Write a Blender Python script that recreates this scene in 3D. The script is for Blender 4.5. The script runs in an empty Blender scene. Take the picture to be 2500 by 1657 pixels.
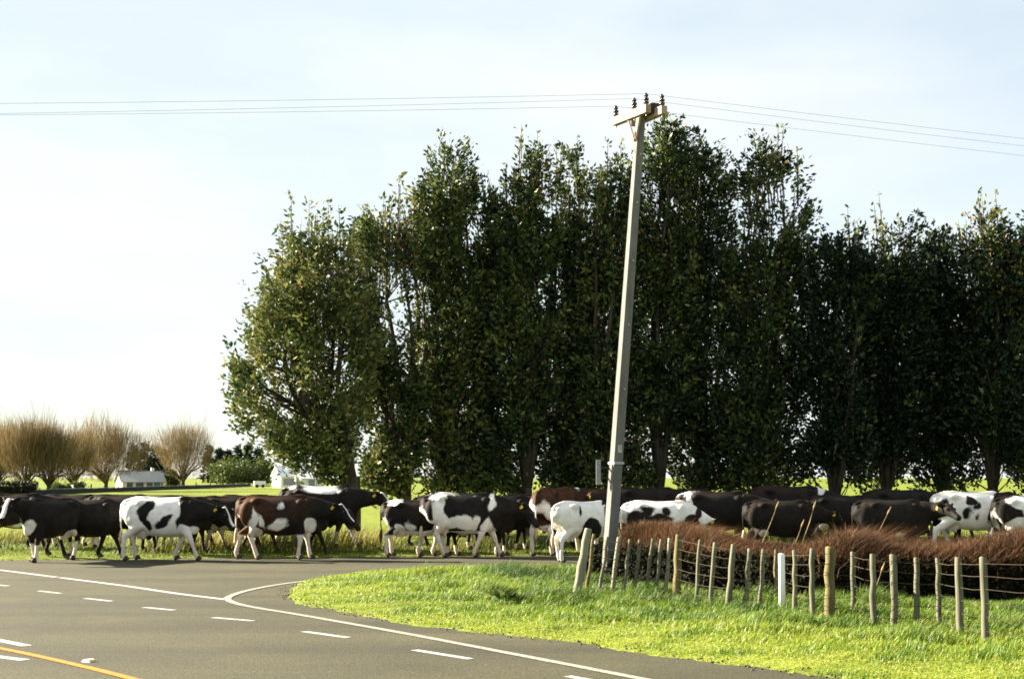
import bpy, bmesh, math
import numpy as np
from mathutils import Vector

# ------------------------------------------------------------------ camera, sky, sun, exposure
R = math.radians
scene = bpy.context.scene
COL = scene.collection
F, CX, CY, YH, H = 3472.0, 1250.0, 828.5, 1165.0, 1.86      # focal length and horizon of the photograph (its pixels), eye height
PITCH = math.atan((YH - CY) / F)
cam_d = bpy.data.cameras.new('camera'); cam = bpy.data.objects.new('camera', cam_d); COL.objects.link(cam)
cam_d.sensor_width = 36; cam_d.lens = 36 * F / 2500; cam_d.clip_end = 9000; cam_d.clip_start = 0.1
cam.location = (0, 0, H); cam.rotation_euler = (math.pi / 2 + PITCH, 0, 0)
scene.camera = cam

SUN_EL, SUN_AZ = R(23), R(19)            # elevation; degrees behind straight left
to_sun = Vector((-math.cos(SUN_AZ) * math.cos(SUN_EL), math.sin(SUN_AZ) * math.cos(SUN_EL), math.sin(SUN_EL)))
sd = bpy.data.lights.new('sun', 'SUN'); so = bpy.data.objects.new('sun', sd); COL.objects.link(so)
sd.energy = 5.0; sd.angle = R(0.5); sd.color = (1.0, 0.87, 0.68)
so.rotation_euler = to_sun.to_track_quat('Z', 'Y').to_euler(); so.location = (-30, 10, 30)

world = bpy.data.worlds.new('World'); scene.world = world; world.use_nodes = True
wt = world.node_tree; wn, wl = wt.nodes, wt.links
wn.clear()
w_out = wn.new('ShaderNodeOutputWorld'); w_bg = wn.new('ShaderNodeBackground'); w_bg.inputs[1].default_value = 0.05
sky = wn.new('ShaderNodeTexSky'); sky.sky_type = 'NISHITA'; sky.sun_disc = False
sky.sun_elevation = SUN_EL; sky.sun_rotation = math.atan2(to_sun.x, to_sun.y)
sky.air_density = 1.0; sky.dust_density = 0.3; sky.ozone_density = 1.0
tc = wn.new('ShaderNodeTexCoord'); mp = wn.new('ShaderNodeMapping')
mp.inputs['Scale'].default_value = (1.0, 1.0, 3.2); mp.inputs['Location'].default_value = (0.35, 0.2, 0.0)
nz = wn.new('ShaderNodeTexNoise'); nz.inputs['Scale'].default_value = 1.9; nz.inputs['Detail'].default_value = 7; nz.inputs['Roughness'].default_value = 0.52
cr = wn.new('ShaderNodeValToRGB'); cr.color_ramp.elements[0].position = 0.34; cr.color_ramp.elements[1].position = 0.62; cr.color_ramp.elements[0].color = (.62, .62, .62, 1); cr.color_ramp.elements[1].color = (.97, .97, .97, 1)
nz2 = wn.new('ShaderNodeTexNoise'); nz2.inputs['Scale'].default_value = 2.6; nz2.inputs['Detail'].default_value = 6
cc = wn.new('ShaderNodeValToRGB')
cc.color_ramp.elements[0].position = 0.38; cc.color_ramp.elements[0].color = (2.6, 2.9, 3.04, 1)
cc.color_ramp.elements[1].position = 0.56; cc.color_ramp.elements[1].color = (3.08, 3.2, 3.24, 1)
wmix = wn.new('ShaderNodeMix'); wmix.data_type = 'RGBA'
wl.new(tc.outputs['Generated'], mp.inputs[0]); wl.new(mp.outputs[0], nz.inputs['Vector']); wl.new(mp.outputs[0], nz2.inputs['Vector'])
wl.new(nz.outputs['Fac'], cr.inputs[0]); wl.new(nz2.outputs['Fac'], cc.inputs[0])
wl.new(cr.outputs['Color'], wmix.inputs['Factor']); wsc = wn.new('ShaderNodeMix'); wsc.data_type = 'RGBA'; wsc.blend_type = 'MULTIPLY'; wsc.inputs['Factor'].default_value = 1; wsc.inputs['B'].default_value = (.58, .61, .60, 1); wl.new(sky.outputs[0], wsc.inputs['A']); wl.new(wsc.outputs['Result'], wmix.inputs['A']); wl.new(cc.outputs[0], wmix.inputs['B'])
wl.new(wmix.outputs['Result'], w_bg.inputs[0]); wl.new(w_bg.outputs[0], w_out.inputs[0])

vs = scene.view_settings
vs.view_transform = 'Standard'; vs.look = 'None'; vs.exposure = 2.75; vs.gamma = 1.0; vs.use_curve_mapping = False
scene.cycles.max_bounces = 6; scene.cycles.diffuse_bounces = 3; scene.cycles.transparent_max_bounces = 4
scene.cycles.pixel_filter_type = 'BLACKMAN_HARRIS'
scene.cycles.filter_width = 1.7            # edges as soft as on the film

# ------------------------------------------------------------------ helpers
SP, CP = math.sin(PITCH), math.cos(PITCH)
def ray(px, py):
    u, v = (px - CX) / F, (CY - py) / F
    return Vector((u, CP - v * SP, SP + v * CP))
def G(px, py, z=0.0):                    # where the ray of a photo pixel meets the height z
    d = ray(px, py); t = (z - H) / d.z
    return Vector((d.x * t, d.y * t, z))
def P(px, py, Y):                        # ... and where it meets the distance Y
    d = ray(px, py); t = Y / d.y
    return Vector((d.x * t, Y, H + d.z * t))

def tag(o, label=None, cat=None, group=None, kind=None):
    if label: o['label'] = label
    if cat: o['category'] = cat
    if group: o['group'] = group
    if kind: o['kind'] = kind
    return o
def link(name, me, mat=None, parent=None):
    o = bpy.data.objects.new(name, me)
    if mat and me is not None and len(me.materials) == 0: me.materials.append(mat)
    if parent: o.parent = parent
    COL.objects.link(o); return o
def empty(name, loc, rz=0):
    o = bpy.data.objects.new(name, None); o.location = loc; o.rotation_euler = (0, 0, rz); o.empty_display_size = .3
    COL.objects.link(o); return o
def np_mesh(name, v, f, smooth=False):
    """v (N,3), f (M,k) uniform polygons"""
    v = np.asarray(v, np.float32); f = np.asarray(f, np.int32); k = f.shape[1]
    me = bpy.data.meshes.new(name)
    me.vertices.add(len(v)); me.vertices.foreach_set('co', v.ravel())
    me.loops.add(f.size); me.loops.foreach_set('vertex_index', f.ravel())
    me.polygons.add(len(f)); me.polygons.foreach_set('loop_start', np.arange(0, f.size, k, dtype=np.int32))
    me.polygons.foreach_set('loop_total', np.full(len(f), k, np.int32))
    if smooth: me.polygons.foreach_set('use_smooth', np.ones(len(f), bool))
    me.update(calc_edges=True); return me
class MB:
    def __init__(s): s.v = []; s.f = []
    def add(s, v, f):
        n = len(s.v); s.v += [tuple(p) for p in v]; s.f += [tuple(i + n for i in q) for q in f]
    def box(s, c, size, rz=0, M=None):
        x, y, z = size[0] / 2, size[1] / 2, size[2] / 2
        ca, sa = math.cos(rz), math.sin(rz)
        v = [(c[0] + a * x * ca - b * y * sa, c[1] + a * x * sa + b * y * ca, c[2] + d * z) for a in (-1, 1) for b in (-1, 1) for d in (-1, 1)]
        s.add(v, [(0, 1, 3, 2), (4, 6, 7, 5), (0, 4, 5, 1), (2, 3, 7, 6), (0, 2, 6, 4), (1, 5, 7, 3)])
    def beam(s, a, b, w, h, up=(0, 0, 1)):
        a, b = Vector(a), Vector(b); d = (b - a).normalized(); r = d.cross(Vector(up)).normalized(); u = r.cross(d)
        v = []
        for p in (a, b):
            for i, j in ((-1, -1), (1, -1), (1, 1), (-1, 1)): v.append(p + r * (w / 2 * i) + u * (h / 2 * j))
        s.add(v, [(0, 1, 2, 3), (7, 6, 5, 4), (0, 4, 5, 1), (1, 5, 6, 2), (2, 6, 7, 3), (3, 7, 4, 0)])
    def tube(s, pts, rad, n=8, rad2=None, side=None):
        """rad2: second half axis (towards the bending plane); side: fixed right vector"""
        pts = [Vector(p) for p in pts]; v = []; m = len(pts)
        for i, p in enumerate(pts):
            d = (pts[min(i + 1, m - 1)] - pts[max(i - 1, 0)]).normalized()
            r = Vector(side) if side is not None else (d.cross(Vector((0, 0, 1))) if abs(d.z) < .95 else d.cross(Vector((0, 1, 0))))
            r = (r - d * r.dot(d)).normalized(); u = r.cross(d)
            ra = rad[i]; rb = rad2[i] if rad2 else ra
            for k in range(n):
                t = 2 * math.pi * k / n
                v.append(p + r * (ra * math.cos(t)) + u * (rb * math.sin(t)))
        f = [tuple(range(n - 1, -1, -1)), tuple(range((m - 1) * n, m * n))]
        for i in range(m - 1):
            for k in range(n):
                a, b = i * n + k, i * n + (k + 1) % n
                f.append((a, b, b + n, a + n))
        s.add(v, f)
    def ellipsoid(s, c, r, n=12, m=8, rot=None):
        v = []; c = Vector(c)
        for j in range(m + 1):
            ph = math.pi * j / m
            for i in range(n):
                th = 2 * math.pi * i / n
                p = Vector((r[0] * math.sin(ph) * math.cos(th), r[1] * math.sin(ph) * math.sin(th), r[2] * math.cos(ph)))
                if j in (0, m) and i > 0: continue
                if rot is not None: p = rot @ p
                v.append(c + p)
        def ix(j, i): return 0 if j == 0 else (1 + (m - 1) * n if j == m else 1 + (j - 1) * n + i % n)
        f = []
        for j in range(m):
            for i in range(n):
                q = [ix(j, i), ix(j + 1, i), ix(j + 1, i + 1), ix(j, i + 1)]
                q = [x for k, x in enumerate(q) if x not in q[:k]]
                f.append(tuple(q))
        s.add(v, f)
    def mesh(s, name, smooth=False):
        me = bpy.data.meshes.new(name); me.from_pydata(s.v, [], s.f)
        if smooth: me.polygons.foreach_set('use_smooth', np.ones(len(me.polygons), bool))
        me.update(); return me
    def build(s, name, mat, parent=None, smooth=False): return link(name, s.mesh(name, smooth), mat, parent)

def wave(seed, scale, n=9):
    """a smooth random field of (x,y,z), about -1..1"""
    rg = np.random.default_rng(seed); K = rg.normal(size=(n, 3)) * scale; ph = rg.uniform(0, 6.283, n)
    def f(p):
        p = np.asarray(p, float); p = p if p.shape[-1] == 3 else np.concatenate([p, np.zeros(p.shape[:-1] + (1,))], -1)
        return np.sin(p @ K.T + ph).sum(-1) / (n ** .5 * 1.2)
    return f

# ------------------------------------------------------------------ materials
def mat(name, rough=.8, spec=.2):
    m = bpy.data.materials.new(name); m.use_nodes = True
    b = m.node_tree.nodes['Principled BSDF']; b.inputs['Roughness'].default_value = rough; b.inputs['Specular IOR Level'].default_value = spec
    return m, m.node_tree.nodes, m.node_tree.links, b
def ramp(nodes, stops):
    r = nodes.new('ShaderNodeValToRGB'); e = r.color_ramp.elements
    while len(e) < len(stops): e.new(.5)
    for i, (p, c) in enumerate(stops): e[i].position = p; e[i].color = tuple(c) + (1,)
    return r
def noise(nodes, links, scale, detail=4, rough=.55, coord='Object', vec=None):
    n = nodes.new('ShaderNodeTexNoise'); n.inputs['Scale'].default_value = scale; n.inputs['Detail'].default_value = detail; n.inputs['Roughness'].default_value = rough
    if vec is None:
        t = nodes.new('ShaderNodeTexCoord'); vec = t.outputs[coord]
    links.new(vec, n.inputs['Vector']); return n
def bump(nodes, links, b, src, strength, dist):
    k = nodes.new('ShaderNodeBump'); k.inputs['Strength'].default_value = strength; k.inputs['Distance'].default_value = dist
    links.new(src, k.inputs['Height']); links.new(k.outputs[0], b.inputs['Normal'])
def mixc(nodes, links, fac, a, b, mode='MIX'):
    m = nodes.new('ShaderNodeMix'); m.data_type = 'RGBA'; m.blend_type = mode
    for sock, val in ((m.inputs['Factor'], fac), (m.inputs['A'], a), (m.inputs['B'], b)):
        if hasattr(val, 'links') or hasattr(val, 'is_linked'): links.new(val, sock)
        elif isinstance(val, (int, float)): sock.default_value = val
        else: sock.default_value = tuple(val) + (1,)
    return m.outputs['Result']
def simple(name, stops, scale, rough=.8, bstr=.0, bdist=.01, spec=.2, detail=5, stretch=None):
    m, n, l, b = mat(name, rough, spec)
    vec = None
    if stretch:
        t = n.new('ShaderNodeTexCoord'); mpn = n.new('ShaderNodeMapping'); mpn.inputs['Scale'].default_value = stretch
        l.new(t.outputs['Object'], mpn.inputs[0]); vec = mpn.outputs[0]
    nz = noise(n, l, scale, detail, .6, vec=vec); r = ramp(n, stops); l.new(nz.outputs['Fac'], r.inputs[0]); l.new(r.outputs[0], b.inputs['Base Color'])
    if bstr: bump(n, l, b, nz.outputs['Fac'], bstr, bdist)
    return m
def leafy(name, stops, trans=.35, rough=.5, spec=.35, tcol=None):
    """leaves and blades: colour by the piece's own random tint, with some light through them"""
    m, n, l, b = mat(name, rough, spec)
    a = n.new('ShaderNodeAttribute'); a.attribute_name = 'tint'
    r = ramp(n, stops); l.new(a.outputs['Fac'], r.inputs[0]); l.new(r.outputs[0], b.inputs['Base Color'])
    tr = n.new('ShaderNodeBsdfTranslucent'); mx = n.new('ShaderNodeMixShader'); mx.inputs[0].default_value = trans
    l.new(r.outputs[0], tr.inputs[0]); l.new(b.outputs[0], mx.inputs[1]); l.new(tr.outputs[0], mx.inputs[2])
    l.new(mx.outputs[0], n['Material Output'].inputs[0])
    return m

M = {}
# chip-seal
m, n, l, b = mat('chipseal', .85, .25)
n1 = noise(n, l, 95, 3, .7); n2 = noise(n, l, .55, 4, .6); n3 = noise(n, l, 9, 4, .65); n4 = noise(n, l, 30, 2, .6)
r1 = ramp(n, [(.3, (0.0177, 0.0175, 0.0108)), (.5, (0.0385, 0.0385, 0.0233)), (.7, (0.0697, 0.0699, 0.0428))]); l.new(n1.outputs['Fac'], r1.inputs[0])
r2 = ramp(n, [(.3, (.78, .78, .8)), (.7, (1.12, 1.1, 1.04))]); l.new(n2.outputs['Fac'], r2.inputs[0])
r3 = ramp(n, [(.3, (.78, .79, .82)), (.7, (1.2, 1.18, 1.12))]); l.new(n3.outputs['Fac'], r3.inputs[0])
r4 = ramp(n, [(.3, (.5, .5, .49)), (.7, (1.5, 1.48, 1.4))]); l.new(n4.outputs['Fac'], r4.inputs[0])
c = mixc(n, l, 1.0, r1.outputs[0], r2.outputs[0], 'MULTIPLY'); c = mixc(n, l, 1.0, c, r3.outputs[0], 'MULTIPLY'); c = mixc(n, l, 1.0, c, r4.outputs[0], 'MULTIPLY')
tcr = n.new('ShaderNodeTexCoord'); mpr = n.new('ShaderNodeMapping'); mpr.inputs['Rotation'].default_value = (0, 0, R(49)); mpr.inputs['Scale'].default_value = (.05, .9, 1)
l.new(tcr.outputs['Object'], mpr.inputs[0]); n5 = noise(n, l, 1.0, 3, .5, vec=mpr.outputs[0])       # tyre-worn bands along the main road
r5 = ramp(n, [(.35, (.74, .75, .77)), (.65, (1.18, 1.17, 1.14))]); l.new(n5.outputs['Fac'], r5.inputs[0]); c = mixc(n, l, 1.0, c, r5.outputs[0], 'MULTIPLY')
n6 = noise(n, l, .35, 5, .7); r6 = ramp(n, [(.56, (0, 0, 0)), (.72, (.55, .55, .55))]); l.new(n6.outputs['Fac'], r6.inputs[0])   # dried mud
c = mixc(n, l, r6.outputs[0], c, (.075, .058, .036)); c = mixc(n, l, 1.0, c, (1.06, 1.06, .96), 'MULTIPLY')
l.new(c, b.inputs['Base Color']); bump(n, l, b, n4.outputs['Fac'], .6, .012)
M['road'] = m
def paint(name, col, worn=(.12, .11, .095)):
    m, n, l, b = mat(name, .65, .3)
    a = noise(n, l, 22, 6, .75); r = ramp(n, [(.34, worn), (.52, col)]); l.new(a.outputs['Fac'], r.inputs[0]); l.new(r.outputs[0], b.inputs['Base Color'])
    bump(n, l, b, a.outputs['Fac'], .4, .004); return m
M['chip'] = simple('loose_chip', [(.3, (.035, .032, .025)), (.55, (.065, .06, .046)), (.8, (.11, .10, .075))], 40, .9)
M['white_paint'] = paint('white_road_paint', (.42, .41, .385), (.07, .065, .055)); M['faded_paint'] = paint('faded_white_road_paint', (.27, .265, .235), (.08, .075, .065))
M['yellow_paint'] = paint('yellow_road_paint', (.52, .175, .006), (.07, .055, .03))
# ground
m, n, l, b = mat('pasture', .9, .1)
n1 = noise(n, l, 2.2, 6, .65); n2 = noise(n, l, .06, 4, .6); n3 = noise(n, l, 14, 4, .7)
r1 = ramp(n, [(.25, (0.0701, 0.0963, 0.0115)), (.5, (0.1292, 0.1733, 0.021)), (.75, (0.2045, 0.2214, 0.0383))]); l.new(n1.outputs['Fac'], r1.inputs[0])
r2 = ramp(n, [(.3, (.8, .85, .8)), (.7, (1.25, 1.15, 1.1))]); l.new(n2.outputs['Fac'], r2.inputs[0])
r3 = ramp(n, [(.3, (.6, .6, .6)), (.7, (1.3, 1.3, 1.3))]); l.new(n3.outputs['Fac'], r3.inputs[0])
c = mixc(n, l, 1.0, r1.outputs[0], r2.outputs[0], 'MULTIPLY'); c = mixc(n, l, 1.0, c, r3.outputs[0], 'MULTIPLY')
l.new(c, b.inputs['Base Color']); bump(n, l, b, n3.outputs['Fac'], .8, .05)
M['pasture'] = m
M['grass'] = leafy('verge_grass_blades', [(0, (0.0249, 0.0619, 0.0054)), (.35, (0.0848, 0.1549, 0.0125)), (.65, (0.1896, 0.2427, 0.0172)), (.85, (0.2695, 0.2789, 0.0275)), (1, (0.3594, 0.2789, 0.0862))], .45, .5, .3)
M['dry_grass'] = leafy('dry_grass_blades', [(0, (0.0474, 0.0837, 0.0099)), (.4, (0.1083, 0.1255, 0.0198)), (.75, (0.2168, 0.1841, 0.0397)), (1, (0.3251, 0.3013, 0.0893))], .35, .6, .2)
M['brown_grass'] = leafy('russet_seed_grass', [(0, (.016, .009, .004)), (.35, (.048, .025, .012)), (.7, (.115, .057, .027)), (1, (.24, .14, .06))], .22, .7, .15)
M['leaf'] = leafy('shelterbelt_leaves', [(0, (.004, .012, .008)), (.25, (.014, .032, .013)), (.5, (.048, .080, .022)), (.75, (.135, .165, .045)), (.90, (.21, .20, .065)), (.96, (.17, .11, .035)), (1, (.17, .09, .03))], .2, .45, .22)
M['bush_leaf'] = leafy('bush_leaves', [(0, (0.0252, 0.0462, 0.0101)), (.5, (0.063, 0.0966, 0.0168)), (1, (0.126, 0.126, 0.0252))], .3, .5, .3)
M['hedge_leaf'] = leafy('hedge_leaves', [(0, (0.0045, 0.009, 0.0036)), (1, (0.0113, 0.0189, 0.0054))], .1, .6, .2)
M['straw'] = simple('straw', [(.3, (.16, .12, .055)), (.7, (.27, .21, .11))], 20, .8)
M['shade_leaf'] = leafy('bank_shade_leaves', [(0, (.004, .006, .003)), (.7, (.010, .013, .006)), (1, (.022, .016, .010))], .03, .8, .05)  # leaf colour kept near black to hold the shade of the bank front
M['conifer_leaf'] = leafy('conifer_needles', [(0, (.010, .028, .022)), (1, (.025, .055, .04))], .1, .7, .1)
M['twig'] = leafy('willow_twigs', [(0, (.085, .062, .030)), (.5, (.17, .125, .058)), (1, (.25, .19, .09))], .25, .8, .1)
M['bark'] = simple('bark', [(.3, (.022, .018, .013)), (.7, (.075, .06, .045))], 9, .9, .6, .03, stretch=(1, 1, .25))
M['concrete'] = simple('pole_concrete', [(.25, (0.0882, 0.0899, 0.0857)), (.55, (0.1323, 0.1331, 0.1267)), (.8, (0.1701, 0.173, 0.1677))], 7, .85, .25, .01, stretch=(1, 1, .3))
M['timber'] = simple('grey_crossarm_timber', [(.3, (0.21, 0.154, 0.119)), (.7, (0.364, 0.287, 0.231))], 10, .8, .3, .01)
M['steel'] = simple('galvanised_steel', [(.3, (.26, .26, .26)), (.7, (.42, .42, .42))], 12, .5)
M['ceramic'] = simple('brown_porcelain', [(.3, (.02, .014, .012)), (.7, (.035, .024, .02))], 6, .25, spec=.5)
M['wire'] = simple('grey_wire', [(.3, (0.33, 0.33, 0.345)), (.7, (0.48, 0.48, 0.495))], 3, .6)
M['rust_wire'] = simple('rusty_wire', [(.3, (0.0302, 0.0212, 0.0121)), (.7, (0.0575, 0.0438, 0.0272))], 30, .7)
M['post'] = simple('grey_weathered_post_wood', [(.25, (0.0527, 0.0529, 0.0349)), (.5, (0.1053, 0.1058, 0.0722)), (.78, (0.1581, 0.1588, 0.1194))], 14, .9, .5, .01, stretch=(1, 1, .15))
M['lichen_post'] = simple('lichen_post_wood', [(.25, (0.0547, 0.0518, 0.0273)), (.5, (0.1094, 0.095, 0.0428)), (.78, (0.1642, 0.144, 0.0699))], 16, .9, .5, .01, stretch=(1, 1, .2))
M['pale_post'] = simple('pale_post_wood', [(.25, (0.114, 0.1069, 0.0734)), (.6, (0.2091, 0.2041, 0.1512))], 12, .9, .4, .01, stretch=(1, 1, .15))
M['white_plastic'] = simple('white_marker_paint', [(.3, (.74, .74, .74)), (.7, (.82, .82, .82))], 8, .45)
M['plate'] = simple('grey_sign_back', [(.3, (0.21, 0.225, 0.235)), (.7, (0.28, 0.29, 0.3))], 10, .45)
M['stud'] = simple('raised_stud_plastic', [(.3, (.62, .60, .52)), (.7, (.74, .72, .64))], 20, .5)
M['stud_lens'] = simple('stud_lens', [(.3, (.45, .25, .06)), (.7, (.55, .32, .08))], 20, .2, spec=.6)
M['wall_white'] = simple('white_weatherboard', [(.3, (.70, .68, .63)), (.7, (.80, .78, .73))], 3, .7)
M['wall_cream'] = simple('cream_weatherboard', [(.3, (.55, .50, .42)), (.7, (.66, .61, .52))], 3, .7)
M['roof_grey'] = simple('grey_iron_roof', [(.3, (0.27, 0.282, 0.282)), (.7, (0.348, 0.36, 0.36))], 2, .5)
M['roof_pale'] = simple('pale_iron_roof', [(.3, (.66, .67, .68)), (.7, (.78, .79, .80))], 2, .5)
M['glass'] = simple('dark_window_glass', [(.3, (.02, .025, .03)), (.7, (.035, .04, .05))], 2, .1, spec=.6)
M['blue_door'] = simple('blue_door_paint', [(.3, (.06, .14, .20)), (.7, (.08, .18, .25))], 2, .5)
M['dark_board'] = simple('dark_fence_boards', [(.3, (0.0113, 0.0121, 0.0126)), (.7, (0.027, 0.0279, 0.027))], 3, .9)
M['pale_rail'] = simple('weathered_top_rail', [(.3, (.20, .21, .20)), (.7, (.34, .35, .33))], 4, .8)
# cow coat: colour from the cow's own patch field
m, n, l, b = mat('cow_coat', .65, .07)
a = n.new('ShaderNodeAttribute'); a.attribute_name = 'coat'
sep = n.new('ShaderNodeSeparateColor'); l.new(a.outputs['Color'], sep.inputs[0])
e1 = noise(n, l, 26, 3, .6); ma = n.new('ShaderNodeMath'); ma.operation = 'MULTIPLY_ADD'; ma.inputs[1].default_value = .10; l.new(e1.outputs['Fac'], ma.inputs[0]); l.new(sep.outputs[0], ma.inputs[2])
rr = ramp(n, [(.52, (0, 0, 0)), (.58, (1, 1, 1))]); l.new(ma.outputs[0], rr.inputs[0])
hb = noise(n, l, 5, 4, .6); hr = ramp(n, [(.35, (.62, .60, .56)), (.7, (.80, .78, .74))]); l.new(hb.outputs['Fac'], hr.inputs[0])
wht = mixc(n, l, sep.outputs[2], hr.outputs[0], (.40, .27, .16))
br = ramp(n, [(.3, (.030, .014, .007)), (.7, (.075, .032, .014))]); l.new(hb.outputs['Fac'], br.inputs[0])
bk = ramp(n, [(.3, (.006, .006, .006)), (.7, (.016, .014, .012))]); l.new(hb.outputs['Fac'], bk.inputs[0])
drk = mixc(n, l, sep.outputs[1], bk.outputs[0], br.outputs[0])
cfin = mixc(n, l, rr.outputs[0], wht, drk); l.new(cfin, b.inputs['Base Color'])
hn = noise(n, l, 60, 3, .7); bump(n, l, b, hn.outputs['Fac'], .35, .012)
M['coat'] = m
M['hoof'] = simple('hoof', [(.3, (.02, .017, .013)), (.7, (.05, .042, .03))], 20, .6)
M['eye'] = simple('cow_eye', [(.3, (.006, .004, .003)), (.7, (.012, .008, .006))], 20, .1, spec=.6)
M['ear_tag'] = simple('yellow_ear_tag', [(.3, (.42, .30, .02)), (.7, (.52, .38, .03))], 20, .5)
M['tail_hair'] = simple('tail_hair', [(.3, (.02, .017, .013)), (.7, (.07, .06, .045))], 30, .8)
M['tail_hair_pale'] = simple('pale_tail_hair', [(.3, (.34, .25, .15)), (.7, (.52, .42, .30))], 30, .8)

# ------------------------------------------------------------------ the setting: road and ground
def g2(px, py): p = G(px, py); return (p.x, p.y)
verge_near = [g2(2100, 1657), g2(1900, 1634), g2(1600, 1592), g2(1400, 1566), g2(1200, 1545), g2(1000, 1519), g2(850, 1494), g2(750, 1472)]
tip = [g2(705, 1455), g2(710, 1438), g2(760, 1416)]
verge_far = [g2(850, 1402), g2(1000, 1392), g2(1250, 1388), g2(1400, 1387)]
d_main = Vector((verge_near[0][0] - verge_near[3][0], verge_near[0][1] - verge_near[3][1])).normalized()
p0 = Vector(verge_near[0]); n_main = Vector((-d_main.y, d_main.x))
if n_main.y > 0: n_main = -n_main
far_edge = [(70, 34.6), (8, 34.2), g2(1350, 1355), g2(1000, 1357), g2(600, 1361), g2(200, 1365), g2(0, 1367), (-13.2, 34.4), (-20, 41.5)]
far_end = Vector((-20, 41.5)) - d_main * 90
near_a = p0 + n_main * 15.5 - d_main * 150; near_b = p0 + n_main * 15.5 + d_main * 80
ROAD = [tuple(p0 + d_main * 80)] + [tuple(p) for p in verge_near] + tip + verge_far + [(8, 30.6), (70, 30.4)] + far_edge + [tuple(far_end), tuple(near_a), tuple(near_b)]
ROAD = np.array([(p[0], p[1]) for p in ROAD])
def road_sd(p):
    """distance outside the road outline, negative on it"""
    p = np.asarray(p, float); best = np.full(len(p), 1e9); inside = np.zeros(len(p), bool)
    m_ = len(ROAD)
    for i in range(m_):
        a, b_ = ROAD[i], ROAD[(i + 1) % m_]; e = b_ - a; w = p - a
        t = np.clip((w @ e) / (e @ e), 0, 1); d = w - t[:, None] * e
        best = np.minimum(best, (d ** 2).sum(1))
        c1 = (a[1] > p[:, 1]) != (b_[1] > p[:, 1])
        xx = a[0] + (p[:, 1] - a[1]) * e[0] / (e[1] if abs(e[1]) > 1e-9 else 1e-9)
        inside ^= c1 & (p[:, 0] < xx)
    d = np.sqrt(best); return np.where(inside, -d, d)
def poly_dist(p, line):
    p = np.asarray(p, float); best = np.full(len(p), 1e9)
    for a, b_ in zip(line[:-1], line[1:]):
        a = np.array(a, float); b_ = np.array(b_, float); e = b_ - a; w = p - a
        t = np.clip((w @ e) / (e @ e), 0, 1); d = w - t[:, None] * e; best = np.minimum(best, (d ** 2).sum(1))
    return np.sqrt(best)
DITCH = [g2(1352, 1415), g2(1440, 1412), g2(1660, 1440), g2(1990, 1472), g2(2500, 1478), (30, 20.2)]
BANK = [(g2(1520, 1412)[0], g2(1520, 1412)[1] + .3)] + [(x + .3, y + 1.05) for x, y in DITCH[2:]]
w_edge, w_hump, w_big = wave(3, 2.4), wave(4, 1.1), wave(5, .02)
def ground_z(p):
    p = np.asarray(p, float); s = road_sd(p) + .10 + .11 * w_edge(p)
    z = np.where(s > 0, .10 * (1 - np.exp(-np.maximum(s, 0) / .7)), np.maximum(s * .5, -.07))
    out = np.clip(s / 1.5, 0, 1)
    z = z + out * .035 * w_hump(p)
    dd = poly_dist(p, DITCH); z = z - out * .75 * np.exp(-(dd / .55) ** 2)
    bd = poly_dist(p, BANK); z = z + out * .58 * np.exp(-(bd / .82) ** 4)
    far = np.clip((np.hypot(p[:, 0], p[:, 1]) - 90) / 120, 0, 1)
    return z + far * .25 * w_big(p)
def spread(lo, hi, step, far, k):
    mid = np.arange(lo, hi + step, step); t = np.linspace(0, 1, k + 1)[1:] ** 3
    return np.concatenate([(lo - far * t)[::-1], mid, hi + step + far * t])
gx = spread(-14, 13, .15, 4000, 40); gy = spread(12.5, 36.5, .15, 4000, 40)
XX, YY = np.meshgrid(gx, gy); pts = np.stack([XX.ravel(), YY.ravel()], 1); zz = ground_z(pts)
nx, ny = len(gx), len(gy); ii = np.arange(nx * ny).reshape(ny, nx)
gf = np.stack([ii[:-1, :-1].ravel(), ii[:-1, 1:].ravel(), ii[1:, 1:].ravel(), ii[1:, :-1].ravel()], 1)
ground = link('ground', np_mesh('ground', np.concatenate([pts, zz[:, None]], 1), gf, True), M['pasture']); tag(ground, kind='structure')

bm = bmesh.new(); bm.faces.new([bm.verts.new((x, y, 0)) for x, y in ROAD]); bmesh.ops.recalc_face_normals(bm, faces=bm.faces)
if bm.faces[:][0].normal.z < 0: bmesh.ops.reverse_faces(bm, faces=bm.faces)
bmesh.ops.triangulate(bm, faces=bm.faces)
me = bpy.data.meshes.new('road'); bm.to_mesh(me); bm.free()
road = link('road', me, M['road']); tag(road, kind='structure')
def smooth_line(pts_, k=10):
    out = []; pts_ = [Vector(p).to_2d() if len(p) == 3 else Vector(p) for p in pts_]
    q = [2 * pts_[0] - pts_[1]] + pts_ + [2 * pts_[-1] - pts_[-2]]
    for i in range(1, len(q) - 2):
        a, b_, c_, d_ = q[i - 1:i + 3]
        for j in range(k):
            t = j / k
            out.append(.5 * ((2 * b_) + (c_ - a) * t + (2 * a - 5 * b_ + 4 * c_ - d_) * t * t + (3 * b_ - a - 3 * c_ + d_) * t ** 3))
    out.append(pts_[-1]); return out
def stripe(name, line, w, mt, z=.004, seed=0):
    rg = np.random.default_rng(seed); v = []
    for i, p in enumerate(line):
        d = (line[min(i + 1, len(line) - 1)] - line[max(i - 1, 0)]).normalized(); nn = Vector((-d.y, d.x))
        for s_ in (-1, 1):
            q = p + nn * (w / 2 * s_ * (1 + rg.uniform(-.06, .06))); v.append((q.x, q.y, z))
    f = [(2 * i, 2 * i + 2, 2 * i + 3, 2 * i + 1) for i in range(len(line) - 1)]
    mb = MB(); mb.add(v, f); return mb.build(name, mt, road)
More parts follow.
